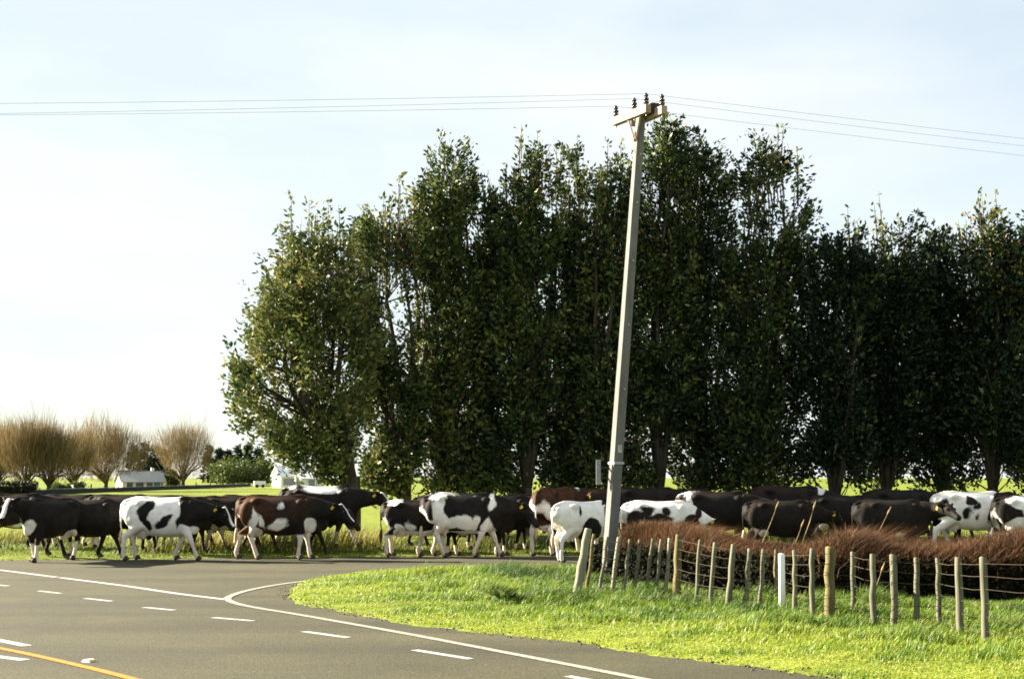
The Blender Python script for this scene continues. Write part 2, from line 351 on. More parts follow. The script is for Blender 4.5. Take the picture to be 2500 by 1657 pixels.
lim = [Vector(g2(0, 1391)) + (Vector(g2(0, 1391)) - Vector(g2(300, 1429))).normalized() * 25, g2(0, 1391), g2(150, 1410), g2(300, 1429), g2(430, 1448), g2(552, 1463)]
o = stripe('limit_line', smooth_line(lim), .13, M['white_paint'], .004, 1)
edge = [g2(920, 1406), g2(840, 1410), g2(760, 1417), g2(680, 1427), g2(610, 1440), g2(565, 1454), g2(556, 1463), g2(580, 1474), g2(640, 1486), g2(720, 1499), g2(970, 1543), g2(1260, 1598), g2(1560, 1656), g2(1720, 1688)]
stripe('edge_line', smooth_line(edge, 8), .12, M['faded_paint'], .008, 2)
for i, (x0, y0, x1, y1) in enumerate([(-95, 1411, -45, 1418), (-40, 1424, 20, 1430), (95, 1442, 148, 1448), (208, 1460, 272, 1467), (352, 1482, 424, 1489), (520, 1507, 618, 1515), (742, 1541, 850, 1556), (1012, 1586, 1148, 1608), (1385, 1650, 1560, 1680)]):
    o = stripe('lane_dash', [Vector(g2(x0, y0)), (Vector(g2(x0, y0)) + Vector(g2(x1, y1))) / 2, Vector(g2(x1, y1))], .105, M['white_paint'], .004, 10 + i)
stripe('lane_dash', [Vector(g2(-110, 1545)), Vector(g2(-20, 1559)), Vector(g2(66, 1576))], .13, M['white_paint'], .004, 31)
stripe('lane_dash', [Vector(g2(-160, 1584)), Vector(g2(-40, 1598)), Vector(g2(62, 1611))], .13, M['white_paint'], .004, 32)
yl = [g2(-900, 1445), g2(-300, 1526), g2(0, 1583), g2(150, 1615), g2(330, 1659), g2(700, 1760)]
stripe('no_passing_line', smooth_line(yl, 6), .10, M['yellow_paint'], .008, 33)

# raised stud on the road
c = G(218, 1614); st = empty('road_stud', c, R(-35))
mb = MB(); v = [(-.065, -.05, 0), (.065, -.05, 0), (.065, .05, 0), (-.065, .05, 0), (-.035, -.043, .024), (.035, -.043, .024), (.035, .043, .024), (-.035, .043, .024)]
mb.add(v, [(3, 2, 1, 0), (4, 5, 6, 7), (0, 1, 5, 4), (1, 2, 6, 5), (2, 3, 7, 6), (3, 0, 4, 7)]); mb.build('body', M['stud'], st)
mb = MB(); mb.add([(.067, -.04, .004), (.067, .04, .004), (.040, .04, .022), (.040, -.04, .022), (.069, -.04, .006), (.069, .04, .006), (.042, .04, .024), (.042, -.04, .024)], [(0, 3, 2, 1), (4, 5, 6, 7), (0, 1, 5, 4), (1, 2, 6, 5), (2, 3, 7, 6), (3, 0, 4, 7)]); mb.build('lens', M['stud_lens'], st)
tag(st, 'small pale raised stud on the asphalt beside the yellow line', 'road stud')

# ------------------------------------------------------------------ leaves, blades and trees
def set_tint(me, tint, per):
    at = me.attributes.new('tint', 'FLOAT', 'FACE'); at.data.foreach_set('value', np.repeat(np.clip(tint, 0, 1), per).astype(np.float32))
def leaf_mesh(name, c, axis, L, W, tint, rg):
    N = len(c); axis = axis / np.linalg.norm(axis, axis=1, keepdims=True)
    r = rg.normal(size=(N, 3)); s_ = np.cross(axis, r); s_ /= np.linalg.norm(s_, axis=1, keepdims=True) + 1e-9; nn = np.cross(s_, axis)
    L = L[:, None]; W = W[:, None]
    mid = c + axis * L * .45 + nn * L * .10
    v = np.stack([c, mid + s_ * W * .5 - nn * L * .10, c + axis * L, mid - s_ * W * .5 - nn * L * .10], 1).reshape(-1, 3)
    me = np_mesh(name, v, np.arange(4 * N).reshape(N, 4)); set_tint(me, tint, 1); return me
def blade_mesh(name, root, h, lean, w, tint, rg, curl=.35):
    """grass blades: root (N,3), h height, lean (N,2) how far the tip leans, w width"""
    N = len(root); th = rg.uniform(0, 6.283, N); s_ = np.stack([np.cos(th), np.sin(th), np.zeros(N)], 1) * (w / 2)[:, None]
    l3 = np.concatenate([lean, np.zeros((N, 1))], 1); up = np.zeros((N, 3)); up[:, 2] = h
    midp = root + up * .58 + l3 * curl; top = root + up * 1.0 + l3
    v = np.stack([root - s_, root + s_, midp - s_ * .8, midp + s_ * .8, top], 1).reshape(-1, 3)
    k = (np.arange(N) * 5)[:, None]
    f = np.concatenate([k + np.array([[0, 1, 3]]), k + np.array([[0, 3, 2]]), k + np.array([[2, 3, 4]])], 1).reshape(-1, 3)
    me = np_mesh(name, v, f); set_tint(me, tint, 3); return me

def envelope_tree(label, base_px, Y, env, seed, holes=(), tone=0.0, nclump=330, per=48, leaf=.158, stems=7, spikes=9, fork=1.3, trunk_r=.19, autumn=.0, hole=.18, depth=.8, group='tall leafy trees of the shelterbelt'):
    """env: (row, centre column, half width) of the crown in the photograph, top to bottom, turned into metres at distance Y"""
    rg = np.random.default_rng(seed); k = Y / F; nclump = int(nclump * 1.08); hole = hole + .13
    base = P(base_px, 1300, Y); base.z = float(ground_z([(base.x, base.y)])[0]) - .05
    E = sorted([(P(cxp, py, Y).z - base.z, P(cxp, py, Y).x - base.x, r * k) for py, cxp, r in env])
    ez, ex, er = (np.array([e[i] for e in E]) for i in range(3))
    root = empty('shelterbelt_tree', base); tag(root, label, 'tree', group)
    wood = MB(); top = ez[-1]
    wood.tube([(0, 0, -.1), (0.02, 0, .15), (.03, .02, fork * .6), (.02, 0, fork * 1.15)], [trunk_r * 1.5, trunk_r * 1.08, trunk_r * .95, trunk_r * .85], 9)
    stem_paths = []
    for s_ in range(stems):
        a = 6.283 * (s_ + rg.uniform(-.3, .3)) / stems; rr_ = rg.uniform(.15, .8)
        zt = ez[0] + (top - ez[0]) * rg.uniform(.7, .98)
        path = []
        for t in np.linspace(0, 1, 7):
            z = fork * rg.uniform(.8, 1.1) * (1 - t) + zt * t; fz = min(1, t * 1.6) ** .8
            cxz = np.interp(z, ez, ex); rz = np.interp(z, ez, er)
            path.append((cxz * fz + math.cos(a) * rz * rr_ * fz * (.9 if t < .9 else .6) + rg.normal() * .06 * (t > 0), math.sin(a) * rz * depth * rr_ * fz + rg.normal() * .06 * (t > 0), z))
        stem_paths.append(np.array(path))
        wood.tube(path, [trunk_r * .55 * (1 - .93 * t) + .008 for t in np.linspace(0, 1, 7)], 6)
    # clumps of leaves, gathered along the stems and pushed to the outside, with real gaps between
    C = []; gap = wave(seed + 50, 1.7, 12); zs = np.linspace(ez[0], top, 200); wgt = np.interp(zs, ez, er) ** 1.2 + .02; wgt /= wgt.sum()
    tries = 0
    while len(C) < nclump and tries < nclump * 12:
        tries += 1
        z = rg.choice(zs, p=wgt) + rg.normal() * .1; cxz = np.interp(z, ez, ex); rz = np.interp(z, ez, er)
        a = rg.uniform(0, 6.283); q = rg.uniform(0, 1) ** .42
        p = np.array([cxz + math.cos(a) * rz * q, math.sin(a) * rz * depth * q, z])
        if gap(p * np.array([1, .4, .6])) < -.62 + hole or rg.random() < .5 * max(0, (z / top - .72) / .28): continue
        hx, hy = CX + F * (base.x + p[0]) / Y, YH - F * (base.z + p[2] - H) / Y
        if any(((hx - a_) / c_) ** 2 + ((hy - b_) / d_) ** 2 < 1 for a_, b_, c_, d_ in holes): continue
        C.append(p)
    for sp in stem_paths:
        for t in np.arange(.22, 1.0, .055):
            q = np.array([np.interp(t, np.linspace(0, 1, 7), sp[:, i_]) for i_ in range(3)]) + rg.normal(size=3) * .16
            hx, hy = CX + F * (base.x + q[0]) / Y, YH - F * (base.z + q[2] - H) / Y
            if not any(((hx - a_) / c_) ** 2 + ((hy - b_) / d_) ** 2 < 1 for a_, b_, c_, d_ in holes): C.append(q)
    C = np.array(C)
    for p in C[::3]:                        # twigs reach the clumps
        sp = stem_paths[rg.integers(len(stem_paths))] if rg.random() < .25 else min(stem_paths, key=lambda s_: np.min(((s_ - p) ** 2).sum(1)))
        cand = sp[sp[:, 2] < p[2] - .1]; q0 = cand[np.argmin(((cand - p) ** 2).sum(1))] if len(cand) else sp[0]
        mid = (q0 + p) / 2 + np.array([0, 0, -.08]) + rg.normal(size=3) * .05
        wood.tube([tuple(q0), tuple(mid), tuple(p)], [.028, .018, .006], 4)
    cs = np.clip(np.exp(rg.normal(-.06, .32, len(C))), .5, 1.8); ct = rg.normal(0, .14, len(C)) + .36 + tone  # tone: leaf variety, plus sunlit left and shaded right painted into the row
    warm = wave(seed + 90, .55)(C); turn = autumn * np.clip(warm + .3, 0, 1.3) * (.25 + .75 * (C[:, 2] / top))       # share of turned leaves in each clump
    idx = np.repeat(np.arange(len(C)), per); N = len(idx)
    dv = np.stack([C[:, 0] - np.interp(C[:, 2], ez, ex), C[:, 1], np.zeros(len(C))], 1); dv /= np.linalg.norm(dv, axis=1, keepdims=True) + .3
    dv = dv * .55 + np.array([0, 0, .75]) + rg.normal(size=(len(C), 3)) * .3; dv /= np.linalg.norm(dv, axis=1, keepdims=True)
    tl_ = rg.uniform(-.5, .5, N)[:, None]
    off = dv[idx] * tl_ * .85 * cs[idx][:, None] + rg.normal(size=(N, 3)) * (.105 - .07 * tl_) * cs[idx][:, None]
    pos = C[idx] + off; tint = np.clip(ct[idx] + rg.normal(0, .19, N), 0, .9); tint = np.where(rg.random(N) < turn[idx] * .7, rg.uniform(.9, 1, N), tint)
    # thin shoots standing above the crown
    SPp, SPt = [], []
    for s_ in range(int(spikes * 1.5)):
        z0 = rg.uniform(.70, .95) * top; cxz = np.interp(z0, ez, ex); rz = np.interp(z0, ez, er); a = rg.uniform(0, 6.283); q = rg.uniform(.1, .95)
        x0, y0 = cxz + math.cos(a) * rz * q, math.sin(a) * rz * depth * q; hh = rg.uniform(.5, 1.6)
        lx, ly = rg.normal(size=2) * .06
        wood.tube([(x0, y0, z0 - .4), (x0 + lx, y0 + ly, z0 + hh * .6), (x0 + 1.5 * lx, y0 + 1.5 * ly, z0 + hh)], [.02, .012, .004], 4)
        m_ = int(22 * hh); t = rg.uniform(-.2, 1, m_) ** 1.0
        SPp.append(np.stack([x0 + lx * t * 1.5 + rg.normal(0, .055, m_), y0 + ly * t * 1.5 + rg.normal(0, .055, m_), z0 + t * hh], 1)); SPt.append(rg.uniform(.45, .9, m_))
    if SPp:
        pos = np.concatenate([pos] + SPp); tint = np.concatenate([tint] + SPt)
    N = len(pos); ctr = np.stack([np.interp(pos[:, 2], ez, ex), np.zeros(N), pos[:, 2] - .4], 1)
    out = pos - ctr; out /= np.linalg.norm(out, axis=1, keepdims=True) + 1e-6
    axis = out * .7 + rg.normal(size=(N, 3)) * .6 + np.array([0, 0, .25])
    L = leaf * rg.uniform(.65, 1.35, N); W = L * rg.uniform(.38, .58, N)
    link('crown', leaf_mesh('crown', pos, axis, L, W, tint, rg), M['leaf'], root)
    wood.build('trunk', M['bark'], root, True)
    return root

TY = 43.0
TREES = [
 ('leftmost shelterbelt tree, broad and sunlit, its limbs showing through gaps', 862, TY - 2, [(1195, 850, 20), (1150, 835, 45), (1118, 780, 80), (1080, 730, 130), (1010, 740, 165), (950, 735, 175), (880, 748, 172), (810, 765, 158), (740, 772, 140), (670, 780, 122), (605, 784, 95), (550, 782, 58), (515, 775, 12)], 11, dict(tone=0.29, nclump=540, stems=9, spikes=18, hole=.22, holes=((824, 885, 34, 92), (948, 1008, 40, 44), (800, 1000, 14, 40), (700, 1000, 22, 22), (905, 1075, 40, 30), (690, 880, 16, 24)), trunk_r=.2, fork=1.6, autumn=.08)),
 ('second shelterbelt tree from the left, its top leaves turning brown', 985, TY, [(1190, 985, 70), (1100, 975, 85), (950, 970, 100), (800, 965, 105), (650, 955, 95), (540, 950, 80), (470, 945, 55), (420, 940, 12)], 12, dict(tone=0.13, nclump=430, spikes=11, autumn=.5, trunk_r=.24, holes=((948, 1008, 38, 44), (905, 1075, 30, 30), (1018, 700, 14, 45), (925, 800, 16, 30)))),
 ('third shelterbelt tree from the left, a tall narrow crown rising above its neighbours', 1080, TY + .6, [(1190, 1090, 65), (1050, 1090, 95), (850, 1095, 95), (650, 1095, 85), (500, 1090, 70), (400, 1095, 62), (350, 1095, 40), (310, 1090, 10)], 13, dict(tone=0.13, nclump=470, spikes=13, autumn=.35, trunk_r=.2)),
 ('slim shelterbelt tree with a low top right of the tall narrow crown', 1190, TY + 1.2, [(1190, 1195, 60), (1050, 1190, 75), (850, 1190, 65), (650, 1195, 55), (500, 1195, 40), (420, 1200, 10)], 14, dict(nclump=300, spikes=6, autumn=.1, trunk_r=.15)),
 ('shelterbelt tree left of the pole with pale wispy upright shoots', 1285, TY + .3, [(1190, 1285, 65), (1050, 1280, 85), (850, 1285, 85), (650, 1290, 80), (500, 1295, 75), (400, 1300, 60), (330, 1305, 12)], 15, dict(tone=0.04, nclump=400, spikes=18, autumn=.15)),
 ('shelterbelt tree just left of the power pole, ragged wispy crown', 1385, TY + 1.0, [(1190, 1385, 65), (1050, 1385, 85), (850, 1390, 85), (650, 1390, 80), (500, 1395, 75), (400, 1395, 60), (330, 1395, 12)], 16, dict(nclump=400, spikes=18, autumn=.2)),
 ('shelterbelt tree rising behind the leaning power pole', 1490, TY + .2, [(1190, 1495, 65), (1050, 1490, 85), (850, 1490, 85), (650, 1490, 80), (500, 1490, 70), (410, 1490, 50), (350, 1490, 10)], 17, dict(nclump=400, spikes=13, autumn=.3)),
 ('tallest shelterbelt tree, its top shoot standing beside the crossarm', 1610, TY + .5, [(1190, 1610, 65), (1050, 1605, 90), (850, 1610, 90), (650, 1615, 85), (480, 1625, 75), (370, 1630, 60), (290, 1625, 30), (250, 1620, 8)], 18, dict(nclump=470, spikes=15, autumn=.15)),
 ('tall shelterbelt tree right of the power pole with a dense dark crown', 1710, TY + 1.1, [(1190, 1720, 65), (1050, 1715, 90), (850, 1715, 90), (650, 1715, 85), (480, 1715, 70), (370, 1710, 55), (310, 1705, 12)], 19, dict(tone=-0.10, nclump=430, spikes=10, autumn=.1)),
 ('rounded green topped shelterbelt tree before the dip in the row', 1850, TY + .2, [(1190, 1850, 75), (1050, 1845, 105), (850, 1855, 110), (650, 1868, 112), (500, 1882, 92), (420, 1876, 68), (350, 1870, 40), (320, 1865, 10)], 20, dict(nclump=560, spikes=15, autumn=.1)),
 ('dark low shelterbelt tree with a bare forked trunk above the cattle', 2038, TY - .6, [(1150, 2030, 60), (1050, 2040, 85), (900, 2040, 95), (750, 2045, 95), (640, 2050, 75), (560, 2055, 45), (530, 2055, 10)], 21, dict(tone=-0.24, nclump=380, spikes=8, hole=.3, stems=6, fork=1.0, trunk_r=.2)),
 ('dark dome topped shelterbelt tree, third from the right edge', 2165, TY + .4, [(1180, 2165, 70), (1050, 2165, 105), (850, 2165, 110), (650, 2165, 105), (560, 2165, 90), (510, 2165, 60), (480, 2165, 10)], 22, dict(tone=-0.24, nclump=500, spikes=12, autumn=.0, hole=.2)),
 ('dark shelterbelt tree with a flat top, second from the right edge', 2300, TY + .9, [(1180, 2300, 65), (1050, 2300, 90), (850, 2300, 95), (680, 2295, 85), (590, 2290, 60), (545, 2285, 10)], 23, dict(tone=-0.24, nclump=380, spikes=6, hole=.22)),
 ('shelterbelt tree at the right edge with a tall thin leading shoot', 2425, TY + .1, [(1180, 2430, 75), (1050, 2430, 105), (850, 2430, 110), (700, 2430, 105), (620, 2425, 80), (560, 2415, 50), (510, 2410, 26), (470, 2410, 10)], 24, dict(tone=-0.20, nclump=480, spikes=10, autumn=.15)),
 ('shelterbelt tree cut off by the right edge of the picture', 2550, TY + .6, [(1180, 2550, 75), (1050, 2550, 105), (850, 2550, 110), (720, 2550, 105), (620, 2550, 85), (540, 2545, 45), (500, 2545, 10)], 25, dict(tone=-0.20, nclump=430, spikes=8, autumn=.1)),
]
def fuller(env):
    top_ = min(e[0] for e in env); out = []
    for py, c_, r_ in env:
        t_ = (py - top_) / 900; py = py + 42 * max(0, 1 - t_ / .55)
        out.append((py, c_, r_ * (1.35 if .02 < t_ < .16 else 1.1 if t_ < .35 else 1.0) + (22 if py > 1100 and r_ > 55 else 0)))
    return out
for lab, bx_, Y_, env_, sd_, kw in TREES: envelope_tree(lab, bx_, Y_, fuller(env_), sd_, **kw)

# ------------------------------------------------------------------ power pole and lines
PY = 26.3
pb = P(1480, 1420, PY); pb.z = float(ground_z([(pb.x, pb.y)])[0]) - .2
pt = P(1566, 262, PY)
pole = empty('power_pole', pb); off = lambda p: Vector(p) - pb
ax = (pt - pb).normalized()
mb = MB(); q = MB()
# tapered concrete shaft with chamfered corners, turned a little so a narrow face meets the sun
rz = R(27); ex_ = Vector((math.cos(rz), math.sin(rz), 0)); ey_ = Vector((-math.sin(rz), math.cos(rz), 0)); v = []; fcs = []
segs = 14; Lp = (pt - pb).length
for i in range(segs + 1):
    t = i / segs; c = ax * (Lp * t); a_, b_ = .104 * (1 - t) + .072 * t, .104 * (1 - t) + .07 * t; ch = .018
    for (i_, j_) in ((-a_, -b_ + ch), (-a_ + ch, -b_), (a_ - ch, -b_), (a_, -b_ + ch), (a_, b_ - ch), (a_ - ch, b_), (-a_ + ch, b_), (-a_, b_ - ch)): v.append(c + ex_ * i_ + ey_ * j_)
for i in range(segs):
    for k in range(8): fcs.append((i * 8 + k, i * 8 + (k + 1) % 8, i * 8 + 8 + (k + 1) % 8, i * 8 + 8 + k))
fcs += [tuple(range(7, -1, -1)), tuple(range(segs * 8, segs * 8 + 8))]
mb.add(v, fcs); mb.build('shaft', M['concrete'], pole)
def arm(name, pa, pbb):
    m_ = MB(); m_.beam(off(pa), off(pbb), .12, .15); return m_.build(name, M['timber'], pole)
a1a, a1b = P(1500, 298, PY + .75), P(1583, 265, PY - .35)
a2a, a2b = P(1548, 300, PY + .55), P(1622, 268, PY - .55)
arm('crossarm', a1a, a1b); arm('crossarm', a2a, a2b)
def insulator(p):
    m_ = MB(); p = Vector(p)
    zs = [0, .03, .035, .075, .08, .11, .115, .155, .16, .19, .195, .235, .25, .27]
    rs = [.012, .012, .055, .068, .035, .035, .06, .06, .032, .032, .05, .045, .025, .02]
    m_.tube([p + Vector((0, 0, z_ * .88)) for z_ in zs], [r_ * .85 for r_ in rs], 10, side=(1, 0, 0)); return m_.build('insulator', M['ceramic'], pole, True)
def on(a, b_, t): p = a.lerp(b_, t); return p + Vector((0, 0, .075))
ins = [on(a1a, a1b, .05), on(a1a, a1b, .60), on(a1a, a1b, .94), on(a2a, a2b, .93)]
for p in ins:
    io = insulator(off(p)); pin = MB(); pin.tube([off(p) - Vector((0, 0, .2)), off(p) + Vector((0, 0, .03))], [.014, .014], 6); pin.build('pin', M['steel'], io)
for a_, b_ in ((P(1549, 343, PY - .13), a1a.lerp(a1b, .42)), (P(1552, 345, PY - .13), a1a.lerp(a1b, .78))):
    m_ = MB(); m_.beam(off(a_), off(b_) - Vector((0, 0, .06)), .035, .06, up=(0, 1, 0)); m_.build('arm_brace', M['timber'], pole)
m_ = MB(); m_.box(off(P(1597, 268, PY - .2)), (.20, .22, .2), R(25)); m_.build('line_fuse_box', M['bark'], pole)
# plate standing off the pole
m_ = MB(); pl = P(1461, 1152, PY); m_.box(off(pl), (.085, .02, .46), R(4)); m_.build('sign_plate', M['plate'], pole)
for z_, py_ in ((.1, 1143), (-.1, 1168)):
    m_ = MB(); m_.beam(off(pl) + Vector((.02, .02, z_)), off(P(1490, py_, PY + .02)), .025, .025); m_.build('bracket', M['bark'], pole)
m_ = MB(); tt = (P(1490, 1130, PY).z - pb.z) / (pt.z - pb.z); cc_ = ax * (Lp * tt)
m_.box(cc_, (.218, .218, .045), rz); m_.build('strap_band', M['steel'], pole)
for tt_, kk in ((.30, 'tag_plate'), (.42, 'bolt'), (.55, 'bolt'), (.68, 'bolt'), (.80, 'bolt'), (.90, 'bolt')):
    m_ = MB(); w_ = .104 * (1 - tt_) + .07 * tt_; cc_ = ax * (Lp * tt_) - ey_ * (w_ + .004)
    if kk == 'bolt': m_.tube([cc_ + ey_ * .01, cc_ - ey_ * .022], [.018, .018], 6, side=tuple(ex_))
    else: m_.box(cc_, (.09, .008, .14), rz)
    m_.build(kk, M['steel'], pole)
tag(pole, 'leaning concrete power pole with timber crossarms behind the fence', 'power pole')
def line(label, p, left_end, right_end, r=.0036):
    pl_ = []
    for (a_, b_, sag) in ((Vector(left_end), p, .55), (p, Vector(right_end), .38)):
        for t in np.linspace(0, 1, 26)[(1 if pl_ else 0):]:
            qv = a_.lerp(b_, t); qv.z -= sag * 4 * t * (1 - t); pl_.append(qv)
    m_ = MB(); m_.tube(pl_, [r] * len(pl_), 5); o = m_.build('power_line', M['wire']); tag(o, label, 'power line', 'lines on the power pole'); return o
topz = Vector((0, 0, .22))
line('upper of the three thin power lines left of the pole', ins[2] + topz, (ins[2].x - 62, ins[2].y + 1.0, ins[2].z + 1.3), (ins[2].x + 46, ins[2].y + 14, ins[2].z - .1))
line('middle of the three thin power lines left of the pole', ins[1] + topz, (ins[1].x - 62, ins[1].y + 1.5, ins[1].z + .9), (ins[1].x + 46, ins[1].y + 14, ins[1].z - .3))
line('lowest of the three thin power lines left of the pole', ins[0] + topz, (ins[0].x - 62, ins[0].y + 1.5, ins[0].z + 1.5), (ins[0].x + 46, ins[0].y + 14, ins[0].z - .4))

# ------------------------------------------------------------------ fence
FP = [  # top column,row ; foot column,row ; radius ; kind
 (1436, 1292, 1404, 1458, .085, 'pale_post'), (1450, 1304, 1428, 1452, .035, 'lichen_post'), (1484, 1310, 1460, 1450, .035, 'post'), (1511, 1312, 1491, 1450, .045, 'pale_post'),
 (1538, 1317, 1519, 1450, .038, 'post'), (1562, 1318, 1546, 1450, .035, 'post'), (1594, 1315, 1573, 1450, .035, 'post'), (1615, 1317, 1597, 1452, .038, 'post'), (1635, 1314, 1624, 1453, .038, 'pale_post'),
 (1657, 1307, 1650, 1457, .078, 'lichen_post'), (1710, 1318, 1697, 1471, .038, 'post'), (1747, 1325, 1732, 1475, .042, 'post'), (1791, 1330, 1775, 1478, .055, 'post'),
 (1831, 1340, 1817, 1480, .045, 'post'), (1864, 1341, 1853, 1481, .038, 'post'), (1895, 1342, 1893, 1470, .035, 'lichen_post'), (1940, 1344, 1940, 1499, .04, 'post'), (1984, 1340, 1984, 1510, .045, 'post'), (2027, 1337, 2024, 1508, .085, 'lichen_post'),
 (2082, 1348, 2083, 1498, .045, 'post'), (2131, 1354, 2134, 1527, .05, 'post'), (2180, 1355, 2185, 1530, .058, 'post'), (2237, 1362, 2240, 1527, .045, 'post'), (2289, 1363, 2293, 1526, .042, 'post'),
 (2340, 1362, 2346, 1553, .058, 'post'), (2400, 1361, 2408, 1566, .055, 'post'), (2560, 1363, 2568, 1585, .055, 'post')]
fr = Vector(G(1404, 1458)); fence = empty('post_and_wire_fence', (fr.x, fr.y, 0)); f0 = Vector((fr.x, fr.y, 0))
rg = np.random.default_rng(77); wires_at = []
for tx, ty, bx_, by_, r_, kd in FP:
    b0 = G(bx_, by_, .06); zb = float(ground_z([(b0.x, b0.y)])[0]); b0 = G(bx_, by_, zb); b0.z = zb - .12
    t0 = P(tx, ty, b0.y - .0)
    r_ *= .76; m_ = MB(); nseg = 6; path = []; rad = []
    for i in range(nseg + 1):
        t = i / nseg; p = b0.lerp(t0, t); wob = .0 if r_ > .07 else .007
        path.append(p - f0 + Vector((rg.normal() * wob * (0 < i < nseg), rg.normal() * wob, 0))); rad.append(r_ * (1.06 - .12 * t) * (1 + rg.normal() * .05))
    # worn, slightly slanting top
    path.append(path[-1] + Vector((r_ * .05, 0, r_ * .25))); rad.append(r_ * .72)
    m_.tube(path, rad, 9, side=(1, 0, 0)); m_.build('post', M[kd], fence, True)
    wires_at.append((b0, t0, r_))
for hgt in (.13, .30, .47, .64, .80, .95):
    path = []
    for i, (b0, t0, r_) in enumerate(wires_at):
        zg = b0.z + .12; hh = hgt * (t0.z - zg) / 1.02
        t = (hh + .12) / (t0.z - b0.z); p = b0.lerp(t0, t); p = p - f0 + Vector((0, -r_ - .004, 0))
        if path:
            mdp = (path[-1] + p) / 2; mdp.z -= rg.uniform(.002, .02); path.append(mdp)
        path.append(p)
    m_ = MB(); m_.tube(path, [.0034] * len(path), 5, side=(0, .2, 1)); m_.build('wire', M['rust_wire'], fence)
tag(fence, 'weathered post and wire fence with leaning battens along the grass verge', 'fence')
b0 = G(1910, 1497, .08); t0 = P(1908, 1350, b0.y)
mk = empty('marker_post', b0); m_ = MB(); w_ = .043
m_.tube([Vector((0, 0, -.15)), (t0 - b0) * .5, (t0 - b0) * .97, (t0 - b0)], [w_, w_, w_, w_ * .75], 12, rad2=[.028, .028, .028, .02], side=(1, 0, 0)); m_.build('stake', M['white_plastic'], mk, True)
tag(mk, 'white painted marker post standing in front of the wire fence', 'marker post')

